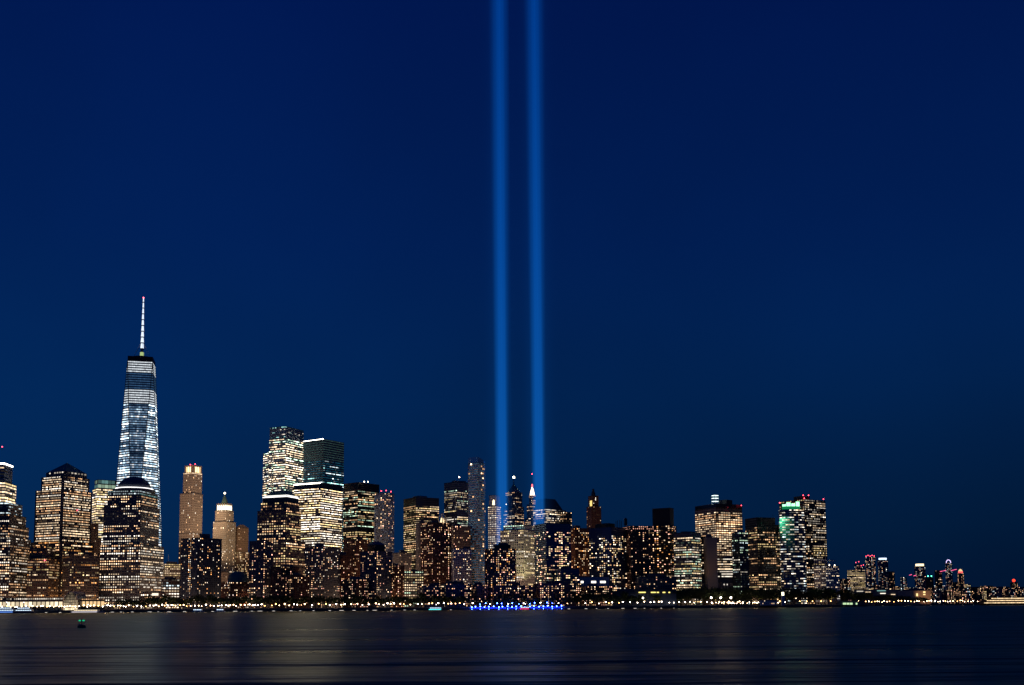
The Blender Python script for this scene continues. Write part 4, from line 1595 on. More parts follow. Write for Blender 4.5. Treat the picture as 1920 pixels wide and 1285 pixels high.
for i, (x0, x1, y, s, crown, lab) in enumerate(FAR):
    D = 4000 + (i * 137) % 500
    b = Building('far_tower', lab, FST[s])
    xm = x0 + (x1 - x0) * (.35 + .3 * ((i * 3) % 5) / 4)
    p = rect(x0, xm, x1, y, D)
    b.tier(p, zat(xm, y, D), 2.5)
    c = sum(p, Vector((0, 0))) / 4
    if crown:
        kind, cyy = crown
        zt = zat(xm, cyy, c.y)
        m = MB()
        if kind == 'red':
            n = 5 if x1 - x0 > 15 else 2
            for j in range(n):
                q = p[3].lerp(p[1], (j + .5) / n)
                mm_ = MB()
                mm_.ball((q.x, q.y, zt + (j % 2) * 3), 2.0, 4)
                b.add('warning_light', mm_, emitter('far_red', (1, .08, .14), 4, False))
                mm_ = MB()
                mm_.bar((q.x, q.y, b.top - 1), (q.x, q.y, zt + (j % 2) * 3), .5)
                b.add('light_pole', mm_, WALL['dark'])
        elif kind in ('white', 'amber'):
            m.prism([c + (q - c) * .75 for q in p], b.top + .01, zt)
            b.add('lit_crown', m, emitter('far_crown_' + kind, (.6, .75, 1) if kind == 'white' else (1, .80, .48), 1.9, False))
        elif kind == 'green':
            for q in (p[3].lerp(p[1], .3), p[3].lerp(p[1], .75)):
                mm_ = MB()
                mm_.ball((q.x, q.y, zt), 2.4, 4)
                b.add('green_lamp', mm_, emitter('far_green', (.1, 1, .5), 6, False))
        elif kind == 'arch':
            w = (p[1] - p[3]).length * .36
            for j in range(8):
                t0, t1 = math.pi * j / 8, math.pi * (j + 1) / 8
                m.bar((c.x + w * math.cos(t0), c.y, b.top + (zt - b.top) * math.sin(t0)), (c.x + w * math.cos(t1), c.y, b.top + (zt - b.top) * math.sin(t1)), 1.3)
            b.add('lit_arch', m, emitter('far_arch', (.75, .6, 1), 2.0, False))
        elif kind == 'dome':
            m.lathe(c.x, c.y, [(9, b.top + .01), (9, b.top + 7)], 10)
            b.add('clock_stage', m, emitter('far_clock', (1, .1, .1), 1.6, False))
            m = MB()
            hd = zt - b.top - 7
            m.lathe(c.x, c.y, [(8, b.top + 7.1), (7.5, b.top + 7 + hd * .4), (4, b.top + 7 + hd * .8), (.5, zt)], 10)
            b.add('dome', m, emitter('far_dome', (1, .7, .35), 1.0, False))
        elif kind == 'redglow':
            m.ball((c.x, c.y, zt - 4), 6.5, 6)
            b.add('red_light', m, emitter('far_redglow', (1, .05, .02), 2.5, False))
    b.done('buildings of the far shore')
for x, y, dx, lab in ((1725, 1079, -18, 'far construction crane in front of the amber-crowned tower'), (1757, 1071, 14, 'far construction crane left of the arch-crowned tower'), (1779, 1069, 12, 'far construction crane over the arch-crowned tower')):
    q, t = at(x, y + 3, 3900), at(x + dx, y, 3900)
    e = empty('tower_crane', (q.x, q.y, 2.5))
    tag(e, lab, 'crane', 'far construction cranes')
    m = MB()
    m.bar((q.x, q.y, 2.5), (q.x, q.y, q.z + 8), 1.0)
    m.build('mast', WALL['dark'], e, tuple(e.location))
    m = MB()
    m.bar((q.x - (t.x - q.x) * .35, q.y, q.z), (t.x, t.y, t.z), .9)
    m.build('jib', WALL['dark'], e, tuple(e.location))
    m = MB()
    for f in (.55, 1.0):
        r = q.lerp(t, f)
        m.bar((r.x - 5, r.y - 1.5, r.z + .5), (r.x + 5, r.y - 1.5, r.z + 2.6), 1.1)
    m.build('jib_light', emitter('crane_pink', (1, .12, .3), 1.6, False), e, tuple(e.location), 'stuff')

SMALL = []
_r = random.Random(3)
for i in range(34):
    x0 = 1572 + i * 10.3 + _r.uniform(-3, 3)
    w = _r.uniform(6, 14)
    D = 3300 + _r.uniform(0, 500)
    b = Building('far_low_block', 'small far block', FST[_r.choice('wwwbcd')])
    y = _r.uniform(1097, 1116) + (4 if 1665 < x0 < 1710 else 0)
    p = rect(x0, x0 + w * _r.uniform(.3, .7), x0 + w, y, D)
    b.tier(p, zat(x0 + w / 2, y, D), 2.5)
    SMALL.append((b.done('low blocks of the far shore'), x0 + w / 2))

# nearer low buildings on that shore
def long_hall(name, label, x0, x1, y, D, wall, strips):
    b = Building(name, label, style(R_, p=0, dim=0, wall='slate', core=WALL[wall]))
    p = front(x0, x1, y, D, 40)
    b.tier(p, zat((x0 + x1) / 2, y, D), 2.4, blank=True)
    for s0, s1, ys, col, g in strips:
        a, c = at(s0, ys, D), at(s1, ys, D)
        m = MB()
        m.box(a.x, c.x, D - 2.2, D - 1.4, a.z - .9, a.z + .9)
        b.add('light_strip', m, emitter('strip_%s_%d' % (col, int(g * 10)), PALE[col], g, False))
    b.done()
long_hall('ferry_terminal', 'low ferry terminal with white strip lights on the far shore', 1602, 1684, 1106, 2450, 'slate', ((1606, 1618, 1109, 'white', .8), (1622, 1632, 1110.5, 'cream', 1.0), (1644, 1660, 1108, 'teal', .5), (1650, 1660, 1113, 'white', 1.6), (1670, 1678, 1115, 'cream', 1.2)))
b = Building('gabled_warehouse', 'long grey warehouse with an orange-lit gable end on the far shore', style(R_, p=0, dim=0, wall='slate', core=WALL['concrete']))
p = front(1684, 1745, 1108, 2520, 40)
b.tier(p, zat(1715, 1108, 2520), 2.4, blank=True)
m = MB()
a, c = p[0], p[1]
zt = b.top
m.face([(a.x, a.y, zt), (c.x, c.y, zt), ((c.x + a.x) / 2 + 12, c.y + 20, zt + 7)])
m.face([(c.x, c.y, zt), (p[2].x, p[2].y, zt), ((c.x + a.x) / 2 + 12, c.y + 20, zt + 7)])
m.face([(p[2].x, p[2].y, zt), (p[3].x, p[3].y, zt), ((c.x + a.x) / 2 + 12, c.y + 20, zt + 7)])
m.face([(p[3].x, p[3].y, zt), (a.x, a.y, zt), ((c.x + a.x) / 2 + 12, c.y + 20, zt + 7)])
b.add('gable_roof', m, ROOFM)
m = MB()
for x0, x1, y0, y1 in ((1731, 1735, 1112, 1109), (1731, 1735, 1116, 1114), (1718, 1721, 1118, 1113)):
    s0, s1 = at(x0, y0, 2519), at(x1, y1, 2519)
    m.quad((s0.x, 2518.6, s0.z), (s1.x, 2518.6, s0.z), (s1.x, 2518.6, s1.z), (s0.x, 2518.6, s1.z))
b.add('gable_window', m, emitter('gable', (1, .7, .3), 1.6, False), 'stuff')
b.done()
flood(1741, 1126, 2480, 1735, 1115, 2520, (1, .42, .15), 5e4, 80, 'orange floodlight before the warehouse gable')

# ------------------------------------------------------------------ the waterfront
rnd = random.Random(5)
ORD = 'first second third fourth fifth sixth seventh eighth ninth tenth eleventh twelfth thirteenth fourteenth fifteenth sixteenth seventeenth eighteenth nineteenth twentieth'.split()
ZONES = [(-40, 60, 'the stepped tower at the left edge'), (60, 118, 'the pyramid-topped tower'), (118, 190, 'the barrel-vaulted glass hall'), (190, 240, 'the left half of the domed tower'), (240, 308, 'the right half of the domed tower'), (308, 340, 'the cream office with the mast'), (340, 378, 'the left half of the navy residential tower'), (378, 416, 'the right half of the navy residential tower'), (416, 468, 'the small wide dome'), (468, 510, 'the blue-grey slab'), (510, 545, 'the left half of the mansard tower'), (545, 575, 'the right half of the mansard tower'), (575, 640, 'the brilliant white office'), (640, 680, 'the black office tower'), (680, 740, 'the pale tower with red lights'), (740, 790, 'the bright grid office'), (790, 846, 'the brown residential tower'), (846, 880, 'the pale grey block'), (880, 916, 'the slender glass tower'), (916, 968, 'the rounded brick tower'), (968, 1003, 'the pale grid tower'), (1003, 1071, 'the navy glass residence'), (1071, 1104, 'the amber-windowed brick tower'), (1104, 1140, 'the white box with three windows'), (1140, 1176, 'the dark glass residence'), (1176, 1224, 'the brick residence with a tank'), (1224, 1264, 'the black slab'), (1264, 1303, 'the greenish office'), (1303, 1345, 'the windowless concrete tower'), (1345, 1397, 'the big brown grid tower'), (1397, 1424, 'the left half of the dark office tower'), (1424, 1462, 'the right half of the dark office tower'), (1462, 1520, 'the curved glass tower'), (1520, 1575, 'the block with the roof frame'), (1575, 1625, 'the far cream office'), (1625, 1680, 'the far blue-white crown'), (1680, 1712, 'the gap in the far skyline'), (1712, 1750, 'the far amber crown'), (1750, 1790, 'the far arch-crowned tower'), (1790, 1850, 'the far domed clock tower'), (1850, 1893, 'the far wide apartment block'), (1893, 1990, 'the far tower with the red light')]
PENDING = []

def ordinal_labels():
    """Number the things of each kind from left to right within the stretch of shore below one landmark."""
    cells = {}
    for e, px, what in PENDING:
        z = next((n for a, b_, n in ZONES if a <= px < b_), 'the right edge')
        cells.setdefault((what, z), []).append((px, e))
    for (what, z), L in cells.items():
        L.sort(key=lambda t: t[0])
        for i, (px, e) in enumerate(L):
            e['label'] = ('%s %s from left near %s' % (ORD[i], what, z)) if len(L) > 1 else '%s near %s' % (what, z)
# -- trees: a few meshes, copied with their own trunk and crown
LEAF = principled('leaves', (0.055, 0.075, 0.03), 0.8, spec=0.2, vary=.45, scale=.6)
BARK = principled('bark', (0.05, 0.04, 0.03), 0.9)

def tree_meshes(seed, h=13.0, w=5.2):
    r = np.random.default_rng(seed)
    t = MB()
    t.lathe(0, 0, [(.38, 0), (.28, h * .3), (.14, h * .62)], 6)
    ends = []
    for i in range(6):
        a = i * 1.05 + r.uniform(-.3, .3)
        e = Vector((math.cos(a) * w * r.uniform(.35, .65), math.sin(a) * w * r.uniform(.35, .65), h * r.uniform(.5, .85)))
        t.bar((0, 0, h * r.uniform(.25, .42)), e, .10)
        ends.append(e)
    ends.append(Vector((0, 0, h * .86)))
    ends.append(Vector((w * .2, 0, h * .62)))
    c = MB()
    for e in ends:
        k = 95
        rr = w * r.uniform(.32, .48)
        for _ in range(k):
            d = Vector(r.normal(0, 1, 3)).normalized() * rr * r.uniform(.35, 1) ** .6
            q = e + Vector((d.x, d.y, d.z * .8))
            s = r.uniform(.28, .62)
            u = Vector(r.normal(0, 1, 3)).normalized()
            v = u.orthogonal().normalized()
            c.quad(q - u * s, q + v * s * .6, q + u * s, q - v * s * .6)
    return t, c
TREES = []
for sd in range(5):
    t, c = tree_meshes(100 + sd, rnd.uniform(11, 14), rnd.uniform(4.6, 6.0))
    def me(mb_, nm, mat):
        m_ = bpy.data.meshes.new(nm)
        m_.from_pydata(mb_.v, [], mb_.f)
        m_.materials.append(mat)
        return m_
    TREES.append((me(t, 'trunk', BARK), me(c, 'crown', LEAF)))

def tree(px, D, s, label, group, z=GROUND):
    q = at(px, 1140, D)
    e = empty('tree', (q.x, q.y, z))
    e.rotation_euler.z = rnd.uniform(0, 6.28)
    e.scale = (s * rnd.uniform(.9, 1.2), s * rnd.uniform(.9, 1.2), s)
    tag(e, label, 'tree', group)
    PENDING.append((e, px, label))
    tm, cm = TREES[rnd.randrange(5)]
    for nm, m_ in (('trunk', tm), ('crown', cm)):
        o_ = bpy.data.objects.new(nm, m_)
        coll.objects.link(o_)
        o_.parent = e
# promenade trees from the office plaza to the park
x = 222.0
while x < 1290:
    low = 880 < x < 1060
    tree(x, shore_y(x) + rnd.uniform(12, 34), rnd.uniform(1.05, 1.6) * (1.0 if not low else .75), 'dark promenade tree', 'trees along the promenade')
    x += rnd.uniform(5.5, 9.5)
x = 1270.0
while x < 1590:
    for k in range(2):
        tree(x + rnd.uniform(-4, 4), shore_y(x) + rnd.uniform(16, 85), rnd.uniform(1.5, 2.2), 'tall dark park tree', 'trees of the waterfront park')
    x += rnd.uniform(6.5, 10)
x = 1570.0
while x < 1740:
    f = (1740 - x) / 170
    tree(x, 2345 + rnd.uniform(0, 50), 1.2 + 1.5 * f * rnd.uniform(.8, 1.1), 'dark island tree', 'trees of the far island', 2.4)
    x += rnd.uniform(5, 8)

# -- promenade lamps
def lamp_meshes(col, strength, name, r=.62, h=5.0):
    p = MB()
    p.lathe(0, 0, [(.28, 0), (.2, .5), (.1, .7), (.08, h - .4), (.2, h - .3)], 6)
    g = MB()
    g.ball((0, 0, h + r * .6), r, 4)
    k = MB()
    k.lathe(0, 0, [(.35, h + r * 1.58), (.12, h + r * 1.8)], 6)
    out = []
    for nm, mb_, mat in (('post', p, WALL['dark']), ('globe', g, emitter(name, col, strength)), ('cap', k, WALL['dark'])):
        m_ = bpy.data.meshes.new(nm)
        m_.from_pydata(mb_.v, [], mb_.f)
        m_.materials.append(mat)
        out.append((nm, m_))
    return out

def lamp(kind, loc, label, group, s=1.0, name='lamp_post'):
    e = empty(name, loc)
    e.scale = (s, s, s)
    tag(e, label, 'lamp post', group)
    PENDING.append((e, 960 + e.location.x / e.location.y * FPX, label))
    for nm, m_ in kind:
        o_ = bpy.data.objects.new(nm, m_)
        coll.objects.link(o_)
        o_.parent = e
WARM = lamp_meshes((1, .66, .36), 18, 'lamp_warm')
COOL = lamp_meshes((1, .84, .66), 20, 'lamp_white')
AMBER = lamp_meshes((1, .50, .15), 14, 'lamp_amber')
BLUE = lamp_meshes((.03, .085, 1.0), 64, 'lamp_blue')
x = 4.0
while x < 1480:
    q = at(x, 1140, shore_y(x) + rnd.uniform(3.5, 8))
    if not (880 < x < 1056) and not (1062 < x < 1118 and rnd.random() < .6):
        kd = (WARM, COOL, WARM, AMBER, COOL)[rnd.randrange(5)]
        lamp(kd, (q.x, q.y, GROUND), 'promenade globe lamp', 'promenade lamps', rnd.uniform(.8, 1.25))
    dens = 6.0 if x < 480 else 9.5
    x += rnd.uniform(dens * .55, dens * 1.5)
for i in range(46):                                 # the busy plaza at the tip
    x = rnd.uniform(1330, 1475)
    q = at(x, 1140, shore_y(x) + rnd.uniform(4, 22))
    lamp((WARM, COOL, WARM)[rnd.randrange(3)], (q.x, q.y, GROUND), 'crowded plaza lamp', 'plaza lamps by the pier house', rnd.uniform(.55, .95))
x = 1604.0
while x < 1836:                                     # the far shore's lamps
    q = at(x, 1136, 2322 + (max(0, x - 1700) * .95))
    lamp((WARM, AMBER, COOL, WARM)[rnd.randrange(4)], (q.x, q.y, 2.4), 'far shore globe lamp', 'lamps of the far shore', rnd.uniform(1.1, 1.7))
    x += rnd.uniform(3.5, 8.5)
for x, y in ((1500, 1130), (1513, 1130), (1524, 1130), (1540, 1127), (1558, 1131)):
    q = at(x, 1140, shore_y(x) + 6)
    lamp(AMBER, (q.x, q.y, GROUND), 'lone amber lamp', 'lone lamps under the park trees', 1.1)
for x, y in ((1334, 1121), (1352, 1120), (1371, 1120), (1258, 1118), (1206, 1120)):
    q = at(x, 1140, shore_y(x) + 14)
    lamp(COOL, (q.x, q.y, GROUND), 'taller white promenade lamp', 'taller promenade lamps', 2.2)

# -- blue lantern cove: lanterns on piles before the sea wall
PILE = WALL['bronze']
for i in range(21):
    x = 884 + i * 8.4 + rnd.uniform(-1, 1)
    q = at(x, 1140, shore_y(x) - 4.5)
    e = empty('pile_lantern', (q.x, q.y, -1))
    tag(e, 'blue', 'lantern', 'blue lanterns of the cove')
    PENDING.append((e, x, 'blue pile lantern'))
    m = MB()
    m.lathe(0, 0, [(.35, 0), (.3, 4.2 + (i % 3) * .5)], 6)
    m.build('pile', PILE, e)
    m = MB()
    h = 4.9 + (i % 3) * .5
    m.ball((0, 0, h), .75, 4)
    m.build('blue_globe', emitter('lamp_blue', (.03, .085, 1.0), 64), e)
    if i % 2 == 0:
        m = MB()
        m.ball((0, -.6, 2.2), .42, 4)
        m.build('lower_globe', emitter('lamp_blue', (.03, .085, 1.0), 64), e)
for i in range(16):
    x = 888 + i * 10.6 + rnd.uniform(-2, 2)
    q = at(x, 1140, shore_y(x) + rnd.uniform(5, 20))
    lamp(BLUE if i % 3 else COOL, (q.x, q.y, GROUND), 'lamp behind the blue cove', 'lamps behind the blue cove', rnd.uniform(.8, 1.15))

e = empty('blue_glow_strip', tuple(at(968, 1140, shore_y(968))))
tag(e, 'long added strip of blue glow along the sea wall of the cove', 'glow strip')
ls, rl_ = MB(), MB()  # ls: strip added to spread a continuous blue glow along the wall
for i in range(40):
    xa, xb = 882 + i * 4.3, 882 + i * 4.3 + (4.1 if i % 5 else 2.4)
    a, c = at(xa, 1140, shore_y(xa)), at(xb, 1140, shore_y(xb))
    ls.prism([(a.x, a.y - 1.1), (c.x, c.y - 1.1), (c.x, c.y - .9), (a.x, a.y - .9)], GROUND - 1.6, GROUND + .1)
    rl_.bar((a.x, a.y - .6, GROUND + .45), (a.x, a.y - .6, GROUND + 1.5), .06)
ls.build('glow_strip', emitter('cove_blue_glow', (.006, .02, 1.0), 1.8), e, tuple(e.location), 'stuff')
rl_.build('railing_post', WALL['dark'], e, tuple(e.location), 'stuff')

# -- fill lamps added between the building rows to warm the walls
SL = lamp_meshes((1, .58, .25), 4, 'fill_amber', .7, 9.0)
def built(x, y, pad=5.0):
    """True inside, or close to, a building's footprint."""
    for poly in FOOT:
        ok = True
        for i_ in range(len(poly)):
            A_, B_ = poly[i_], poly[(i_ + 1) % len(poly)]
            d_ = (B_ - A_)
            if d_.length < .01:
                continue
            if (d_.y * (x - A_.x) - d_.x * (y - A_.y)) / d_.length > pad:
                ok = False
                break
        if ok:
            return True
    return False
SPOTS = []
for D in (1452, 1490, 1535, 1580, 1625, 1680, 1740):
    x = -20.0 + D % 17
    while x < 1560:
        q = at(x, 1140, D)
        if D > shore_y(x) + 48 and not built(q.x, q.y):
            SPOTS.append((x, D))
            x += 36
        else:
            x += 7
for i, (x, D) in enumerate(SPOTS):
    q = at(x, 1140, D)
    e = empty('wall_fill_lamp', (q.x, q.y, GROUND))
    tag(e, 'added amber fill lamp', 'street lamp', 'added fill lamps between the building rows')
    PENDING.append((e, x, 'added amber fill lamp'))
    for nm, m_ in SL:
        o_ = bpy.data.objects.new(nm, m_)
        coll.objects.link(o_)
        o_.parent = e
    L_ = bpy.data.lights.new('fill_bulb', 'POINT')
    L_.energy = 3.6e3 if D > 1600 else (7.0e3 if D > 1520 else 3.2e3)
    L_.color = (1, .56, .30)
    L_.shadow_soft_size = 1.0
    o_ = bpy.data.objects.new('bulb', L_)
    coll.objects.link(o_)
    o_.parent = e
    o_.location = (0, 0, 10.6)

# -- small fender lights low on the sea wall
for i in range(58):
    x = 36 + i * 24.0 + rnd.uniform(-7, 7)
    if 875 < x < 1060:
        continue
    q = at(x, 1146, shore_y(x) - .75)
    e = empty('sea_wall_light', (q.x, q.y, .55))
    tag(e, 'light', 'wall light', 'lights low on the sea wall')
    PENDING.append((e, x, 'small waterline wall light'))
    m = MB()
    w = rnd.uniform(1.0, 3.2)
    m.box(-w, w, -.12, 0, -.02, .32)
    m.build('lens', emitter('fender_light', (1, .92, .82), 1.3, False), e)
    m = MB()
    m.box(-w - .1, w + .1, -.05, .25, -.2, -.03)
    m.build('bracket', WALL['dark'], e)

# -- waterfront arcade and glass hall at the left
b = Building('waterfront_arcade', 'long low arcade with tall glowing shop windows at the left shore', style(O, p=.55, wall='granite', fh=3.6, cw=2.6, gain=1.0))
p = front(-20, 118, 1120, 1400, 40)
zt = zat(50, 1122, 1400)
zg = zat(50, 1137.5, 1400)
z2 = zat(50, 1128, 1400)
b.tier(p, zt, z2)
b.body.prism(inset(p, 1.5), GROUND, z2 - .01)
for i in range(17):
    u0, u1 = (i + .10) / 17, (i + .90) / 17
    a, c = p[0].lerp(p[1], u0), p[0].lerp(p[1], u1)
    m = MB()
    m.quad((a.x, a.y + .3, zg), (c.x, c.y + .3, zg), (c.x, c.y + .3, z2 - .6), (a.x, a.y + .3, z2 - .6))
    g = rnd.choice((.7, 1.1, 1.7))
    b.add('shop_window', m, emitter('shop_%d' % int(g * 10), (1, .80, .52), g, False))
    pm = MB()
    a, c = p[0].lerp(p[1], (i - .08) / 17), p[0].lerp(p[1], (i + .08) / 17)
    pm.prism([(a.x, a.y - .3), (c.x, c.y - .3), (c.x, c.y + 1), (a.x, a.y + 1)], GROUND, z2)
    b.add('pier', pm, WALL['granite'])
b.done()
b = Building('arcade_wing', 'short arcade wing with amber windows right of the glass hall', style(O, p=.6, wall='granite', fh=3.6, cw=2.6, gain=.9, pal=('warm', 'yellow')))
p = front(146, 196, 1122, 1405, 30)
b.tier(p, zat(170, 1123, 1405), z2 + .5)
b.body.prism(inset(p, 1), GROUND, z2 + .4)
for i in range(7):
    a, c = p[0].lerp(p[1], (i + .12) / 7), p[0].lerp(p[1], (i + .88) / 7)
    m = MB()
    m.quad((a.x, a.y + .3, zg), (c.x, c.y + .3, zg), (c.x, c.y + .3, z2 - .4), (a.x, a.y + .3, z2 - .4))
    b.add('shop_window', m, emitter('shop_warm', (1, .66, .32), 1.0, False))
b.done()
# barrel-vaulted glass hall
e0 = at(132, 1140, 1390)
e = empty('glass_hall', (e0.x, 1390, GROUND))
tag(e, 'barrel-vaulted glass hall glowing between the two arcades', 'glass hall')
wv = (at(146, 1140, 1390).x - at(119, 1140, 1390).x) / 2
hv = zat(132, 1110, 1390) - GROUND
fr, gl = MB(), MB()
arc = [(wv * math.cos(t), hv * .45 + hv * .55 * math.sin(t)) for t in np.linspace(0, math.pi, 11)]
prof = [(wv, 0)] + arc + [(-wv, 0)]
for k in range(5):
    yk = k * 8.0
    for a, c in zip(prof, prof[1:]):
        fr.bar((a[0], yk, a[1]), (c[0], yk, c[1]), .28)
for a in arc:
    fr.bar((a[0], 0, a[1]), (a[0], 32, a[1]), .18)
for i in range(1, 8):
    x = -wv + 2 * wv * i / 8
    fr.bar((x, 0, 0), (x, 0, hv * .45 + hv * .55 * math.sqrt(max(0, 1 - (x / wv) ** 2))), .2)
fr.build('steel_rib', WALL['white'], e, kind='stuff')
for i in range(8):
    for j in range(7):
        x0, x1 = -wv + 2 * wv * (i + .1) / 8, -wv + 2 * wv * (i + .9) / 8
        z0, z1 = hv * (j + .1) / 7, hv * (j + .9) / 7
        xm = max(abs(x0), abs(x1))
        if z1 > hv * .45 + hv * .55 * math.sqrt(max(0, 1 - (xm / wv) ** 2)):
            continue
        g = (1.5, 1.0, .45, .3, .16, .1, .08)[j] * rnd.uniform(.5, 1.5)
        gl.quad((x0, .3, z0), (x1, .3, z0), (x1, .3, z1), (x0, .3, z1), (g, g * .78, g * .48))
gl.build('glass_pane', MLIT, e, kind='stuff')
sh = MB()
for a, c in zip(prof, prof[1:]):
    sh.quad((a[0] * .97, .6, a[1] * .98), (a[0] * .97, 32, a[1] * .98), (c[0] * .97, 32, c[1] * .98), (c[0] * .97, .6, c[1] * .98))
sh.build('vault_glass', GLASS, e)

# -- boats
HULLW = principled('white_hull', (.6, .62, .66), .4)
HULLB = principled('blue_hull', (.03, .06, .16), .4)
HULLO = principled('orange_hull', (.55, .16, .03), .5)
BCOOL = emitter('cabin_cool', (.65, .82, 1), 1.6, False)
BWARM = emitter('cabin_warm', (1, .8, .5), 1.5, False)

def hull(L, B, H, bow=.3):
    m = MB()
    lo = [(-L / 2, -B * .4), (L * (.5 - bow), -B * .4), (L * .48, 0), (L * (.5 - bow), B * .4), (-L / 2, B * .4)]
    hi = [(-L / 2 - .3, -B / 2), (L * (.5 - bow), -B / 2), (L / 2 + .8, 0), (L * (.5 - bow), B / 2), (-L / 2 - .3, B / 2)]
    m.prism(lo, -.6, H, hi)
    return m

def boat(name, label, px, Y, L, B, H, decks, hullm, lightm, flip=False, mast=6, group=None, strip_mat=None):
    q = at(px, 1145, Y)
    e = empty(name, (q.x, Y, 0))
    e.rotation_euler.z = math.pi if flip else 0
    tag(e, label, 'boat', group)
    hull(L, B, H).build('hull', hullm, e)
    z = H
    l, w = L * .72, B * .8
    for k in range(decks):
        m = MB()
        m.box(-l * .55, l * .45, -w / 2, w / 2, z + .01, z + 2.6)
        m.build('deck_house', HULLW, e)
        n = max(3, int(l / 2.2))
        wm = MB()
        for i in range(n):
            x0 = -l * .53 + l * .96 * i / n
            for sy in (-1, 1):
                y = sy * (w / 2 + .03)
                wm.quad((x0, y, z + 1.1), (x0 + l * .96 / n * .78, y, z + 1.1), (x0 + l * .96 / n * .78, y, z + 2.1), (x0, y, z + 2.1))
        wm.build('cabin_window', lightm, e, kind='stuff')
        m = MB()
        m.box(-l * .58, l * .48, -w / 2 - .3, w / 2 + .3, z + 2.61, z + 2.8)
        m.build('deck', HULLW, e)
        z += 2.82
        l *= .78
        w *= .86
    m = MB()
    m.bar((0, 0, z - .1), (0, 0, z + mast), .12)
    m.build('mast', WALL['steel'], e)
    m = MB()
    m.ball((0, 0, z + mast + .2), .35, 4)
    m.build('masthead_light', emitter('masthead', (1, .95, .9), 14, False), e)
    if strip_mat:
        m = MB()
        m.box(-L * .45, L * .3, -B / 2 - .42, -B / 2 - .12, H * .55, H * .9)
        m.build('rail_light_or_trail', strip_mat, e)
    return e
boat('moored_yacht', 'white motor yacht moored at the left edge with blue lit hull', 12, 1325, 34, 8, 2.6, 2, HULLB, BCOOL, strip_mat=emitter('hull_blue', (.15, .35, 1), 1.2))
boat('moored_yacht', 'second motor yacht moored before the arcade with cool lit cabins', 44, 1328, 30, 7, 2.4, 2, HULLB, BCOOL, True, strip_mat=emitter('hull_blue', (.15, .35, 1), 1.2))
boat('moored_launch', 'long white launch with bright cabins moored right of the glass hall', 165, 1335, 44, 7, 1.8, 1, HULLW, BWARM, strip_mat=emitter('hull_white', (1, .9, .95), 1.1))
boat('patrol_boat', 'small boat with an added cyan light-trail strip passing left of the blue cove', 818, 1372, 22, 5, 1.6, 1, HULLB, BCOOL, mast=3, strip_mat=emitter('trail_cyan', (.1, 1, .95), 2.2))  # cyan strip stands in for the light trail of a moving boat
boat('patrol_boat', 'small boat with an added crimson light-trail strip before the blue cove', 985, 1372, 16, 4.5, 1.6, 1, HULLB, BCOOL, mast=3, strip_mat=emitter('trail_crimson', (1, .03, .2), 2.2))  # crimson strip added for this boat's trail of light
boat('small_boat', 'small white boat tied up below the dark residential tower', 372, 1352, 16, 4.5, 1.5, 1, HULLW, BCOOL, mast=4)
boat('small_boat', 'small white boat tied up below the small dome', 412, 1354, 13, 4, 1.4, 1, HULLW, BCOOL, True, mast=4)
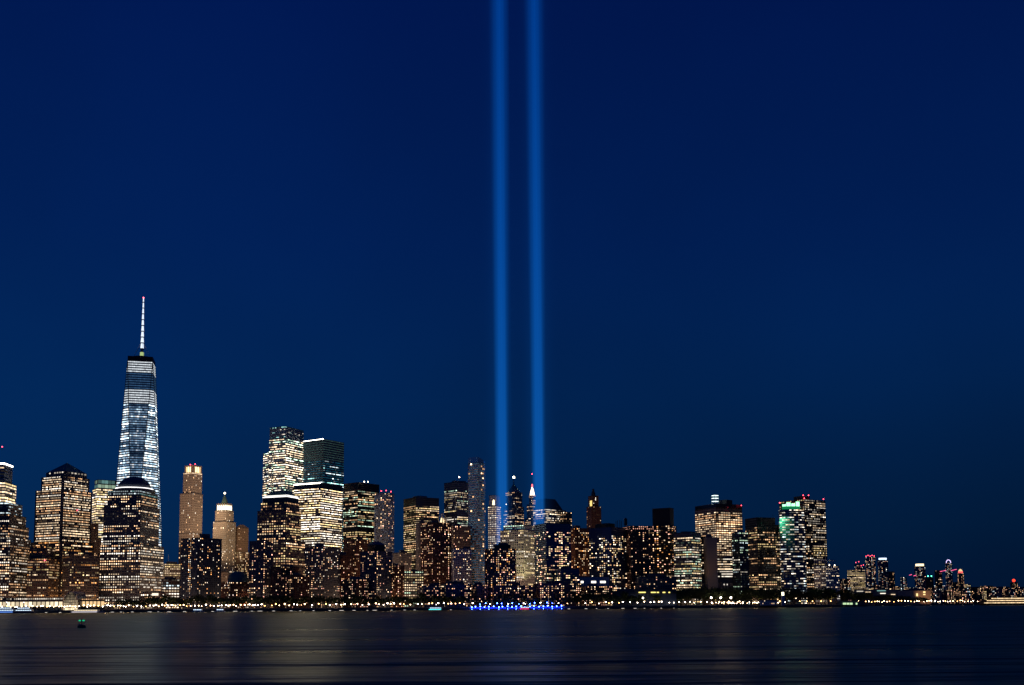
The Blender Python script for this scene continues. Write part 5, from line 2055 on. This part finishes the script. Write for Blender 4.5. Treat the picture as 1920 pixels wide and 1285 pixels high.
# double-ended ferry at the right edge
q = at(1893, 1134, 2060)
e = empty('passenger_ferry', (q.x, 2060, 0))
tag(e, 'large orange passenger ferry with brilliantly lit decks at the right edge', 'ferry')
L, B = 118.0, 20.0
m = MB()
lo = [(-L * .5, 0), (-L * .40, -B * .45), (L * .40, -B * .45), (L * .5, 0), (L * .40, B * .45), (-L * .40, B * .45)]
hi = [(-L * .53, 0), (-L * .42, -B * .5), (L * .42, -B * .5), (L * .53, 0), (L * .42, B * .5), (-L * .42, B * .5)]
m.prism(lo, -1, 3.2, hi)
m.build('hull', HULLO, e)
z = 3.2
for k, (f, h) in enumerate(((.96, 4.6), (.86, 4.2), (.70, 3.6))):
    m = MB()
    m.box(-L * .5 * f, L * .5 * f, -B * .46, B * .46, z + .01, z + h - .4)
    m.build('deck_house', HULLO, e)
    n = int(L * f / 3.0)
    wm = MB()
    for i in range(n):
        x0 = -L * .5 * f + 1 + (L * f - 2) * i / n
        g = rnd.uniform(.9, 1.7)
        for sy in (-1, 1):
            y = sy * (B * .46 + .05)
            wm.quad((x0, y, z + 1.0), (x0 + 2.6, y, z + 1.0), (x0 + 2.6, y, z + 2.7), (x0, y, z + 2.7), (g, g * .72, g * .40))
    wm.build('cabin_window', MLIT, e, kind='stuff')
    m = MB()
    m.box(-L * .5 * f - 2, L * .5 * f + 2, -B * .5, B * .5, z + h - .39, z + h - .05)
    m.build('deck', HULLO, e)
    z += h
for sx in (-1, 1):
    m = MB()
    m.box(sx * L * .28 - 5, sx * L * .28 + 5, -5, 5, z, z + 3.2)
    m.build('wheelhouse', HULLO, e)
m = MB()
m.lathe(0, 0, [(3.2, z), (2.8, z + 7)], 10)
m.build('funnel', HULLO, e)

# -- green channel buoy in the near water
q = at(153, 1177, 252)
e = empty('channel_buoy', (q.x, 252, 0))
tag(e, 'green lit channel buoy floating in the near water at left', 'buoy')
GB = principled('green_paint', (.02, .12, .07), .5)
m = MB()
m.lathe(0, 0, [(.85, -.4), (.95, .1), (.95, .55), (.6, .75)], 14)
m.build('float', GB, e)
m = MB()
for i in range(4):
    a = math.pi / 2 * i + .6
    m.bar((.55 * math.cos(a), .55 * math.sin(a), .7), (.34 * math.cos(a), .34 * math.sin(a), 1.55), .05)
m.build('cage', GB, e, kind='stuff')
m = MB()
m.box(-.85, .85, -.4, .4, 1.55, 1.62)
m.build('platform', GB, e)
for sx in (-.52, .42):  # second lamp added for the doubled light of the bobbing buoy
    m = MB()
    m.lathe(sx, 0, [(.26, 1.63), (.26, 1.86), (.1, 1.95)], 10)
    m.build('green_lamp', emitter('buoy_green', (.01, .9, .42), .6, False), e)

# -- blue-roofed pavilion under the park trees
b = Building('blue_pavilion', 'low blue-lit pavilion under the trees right of the park', style(R_, p=0, dim=0, wall='navy', core=WALL['navy']))
p = front(1566, 1620, 1128, 1640, 12)
b.tier(p, zat(1593, 1128, 1640), blank=True)
for x0, x1 in ((1580, 1586), (1587, 1592), (1593, 1598), (1604, 1607)):
    a, c = at(x0, 1134, 1639), at(x1, 1130.5, 1639)
    m = MB()
    m.quad((a.x, 1637.6, a.z), (c.x, 1637.6, a.z), (c.x, 1637.6, c.z), (a.x, 1637.6, c.z))
    b.add('lit_opening', m, emitter('pavilion_green', (.7, 1, .55), .9, False))
b.done()

PENDING += [(e_, x_, 'small far block') for e_, x_ in SMALL]
ordinal_labels()
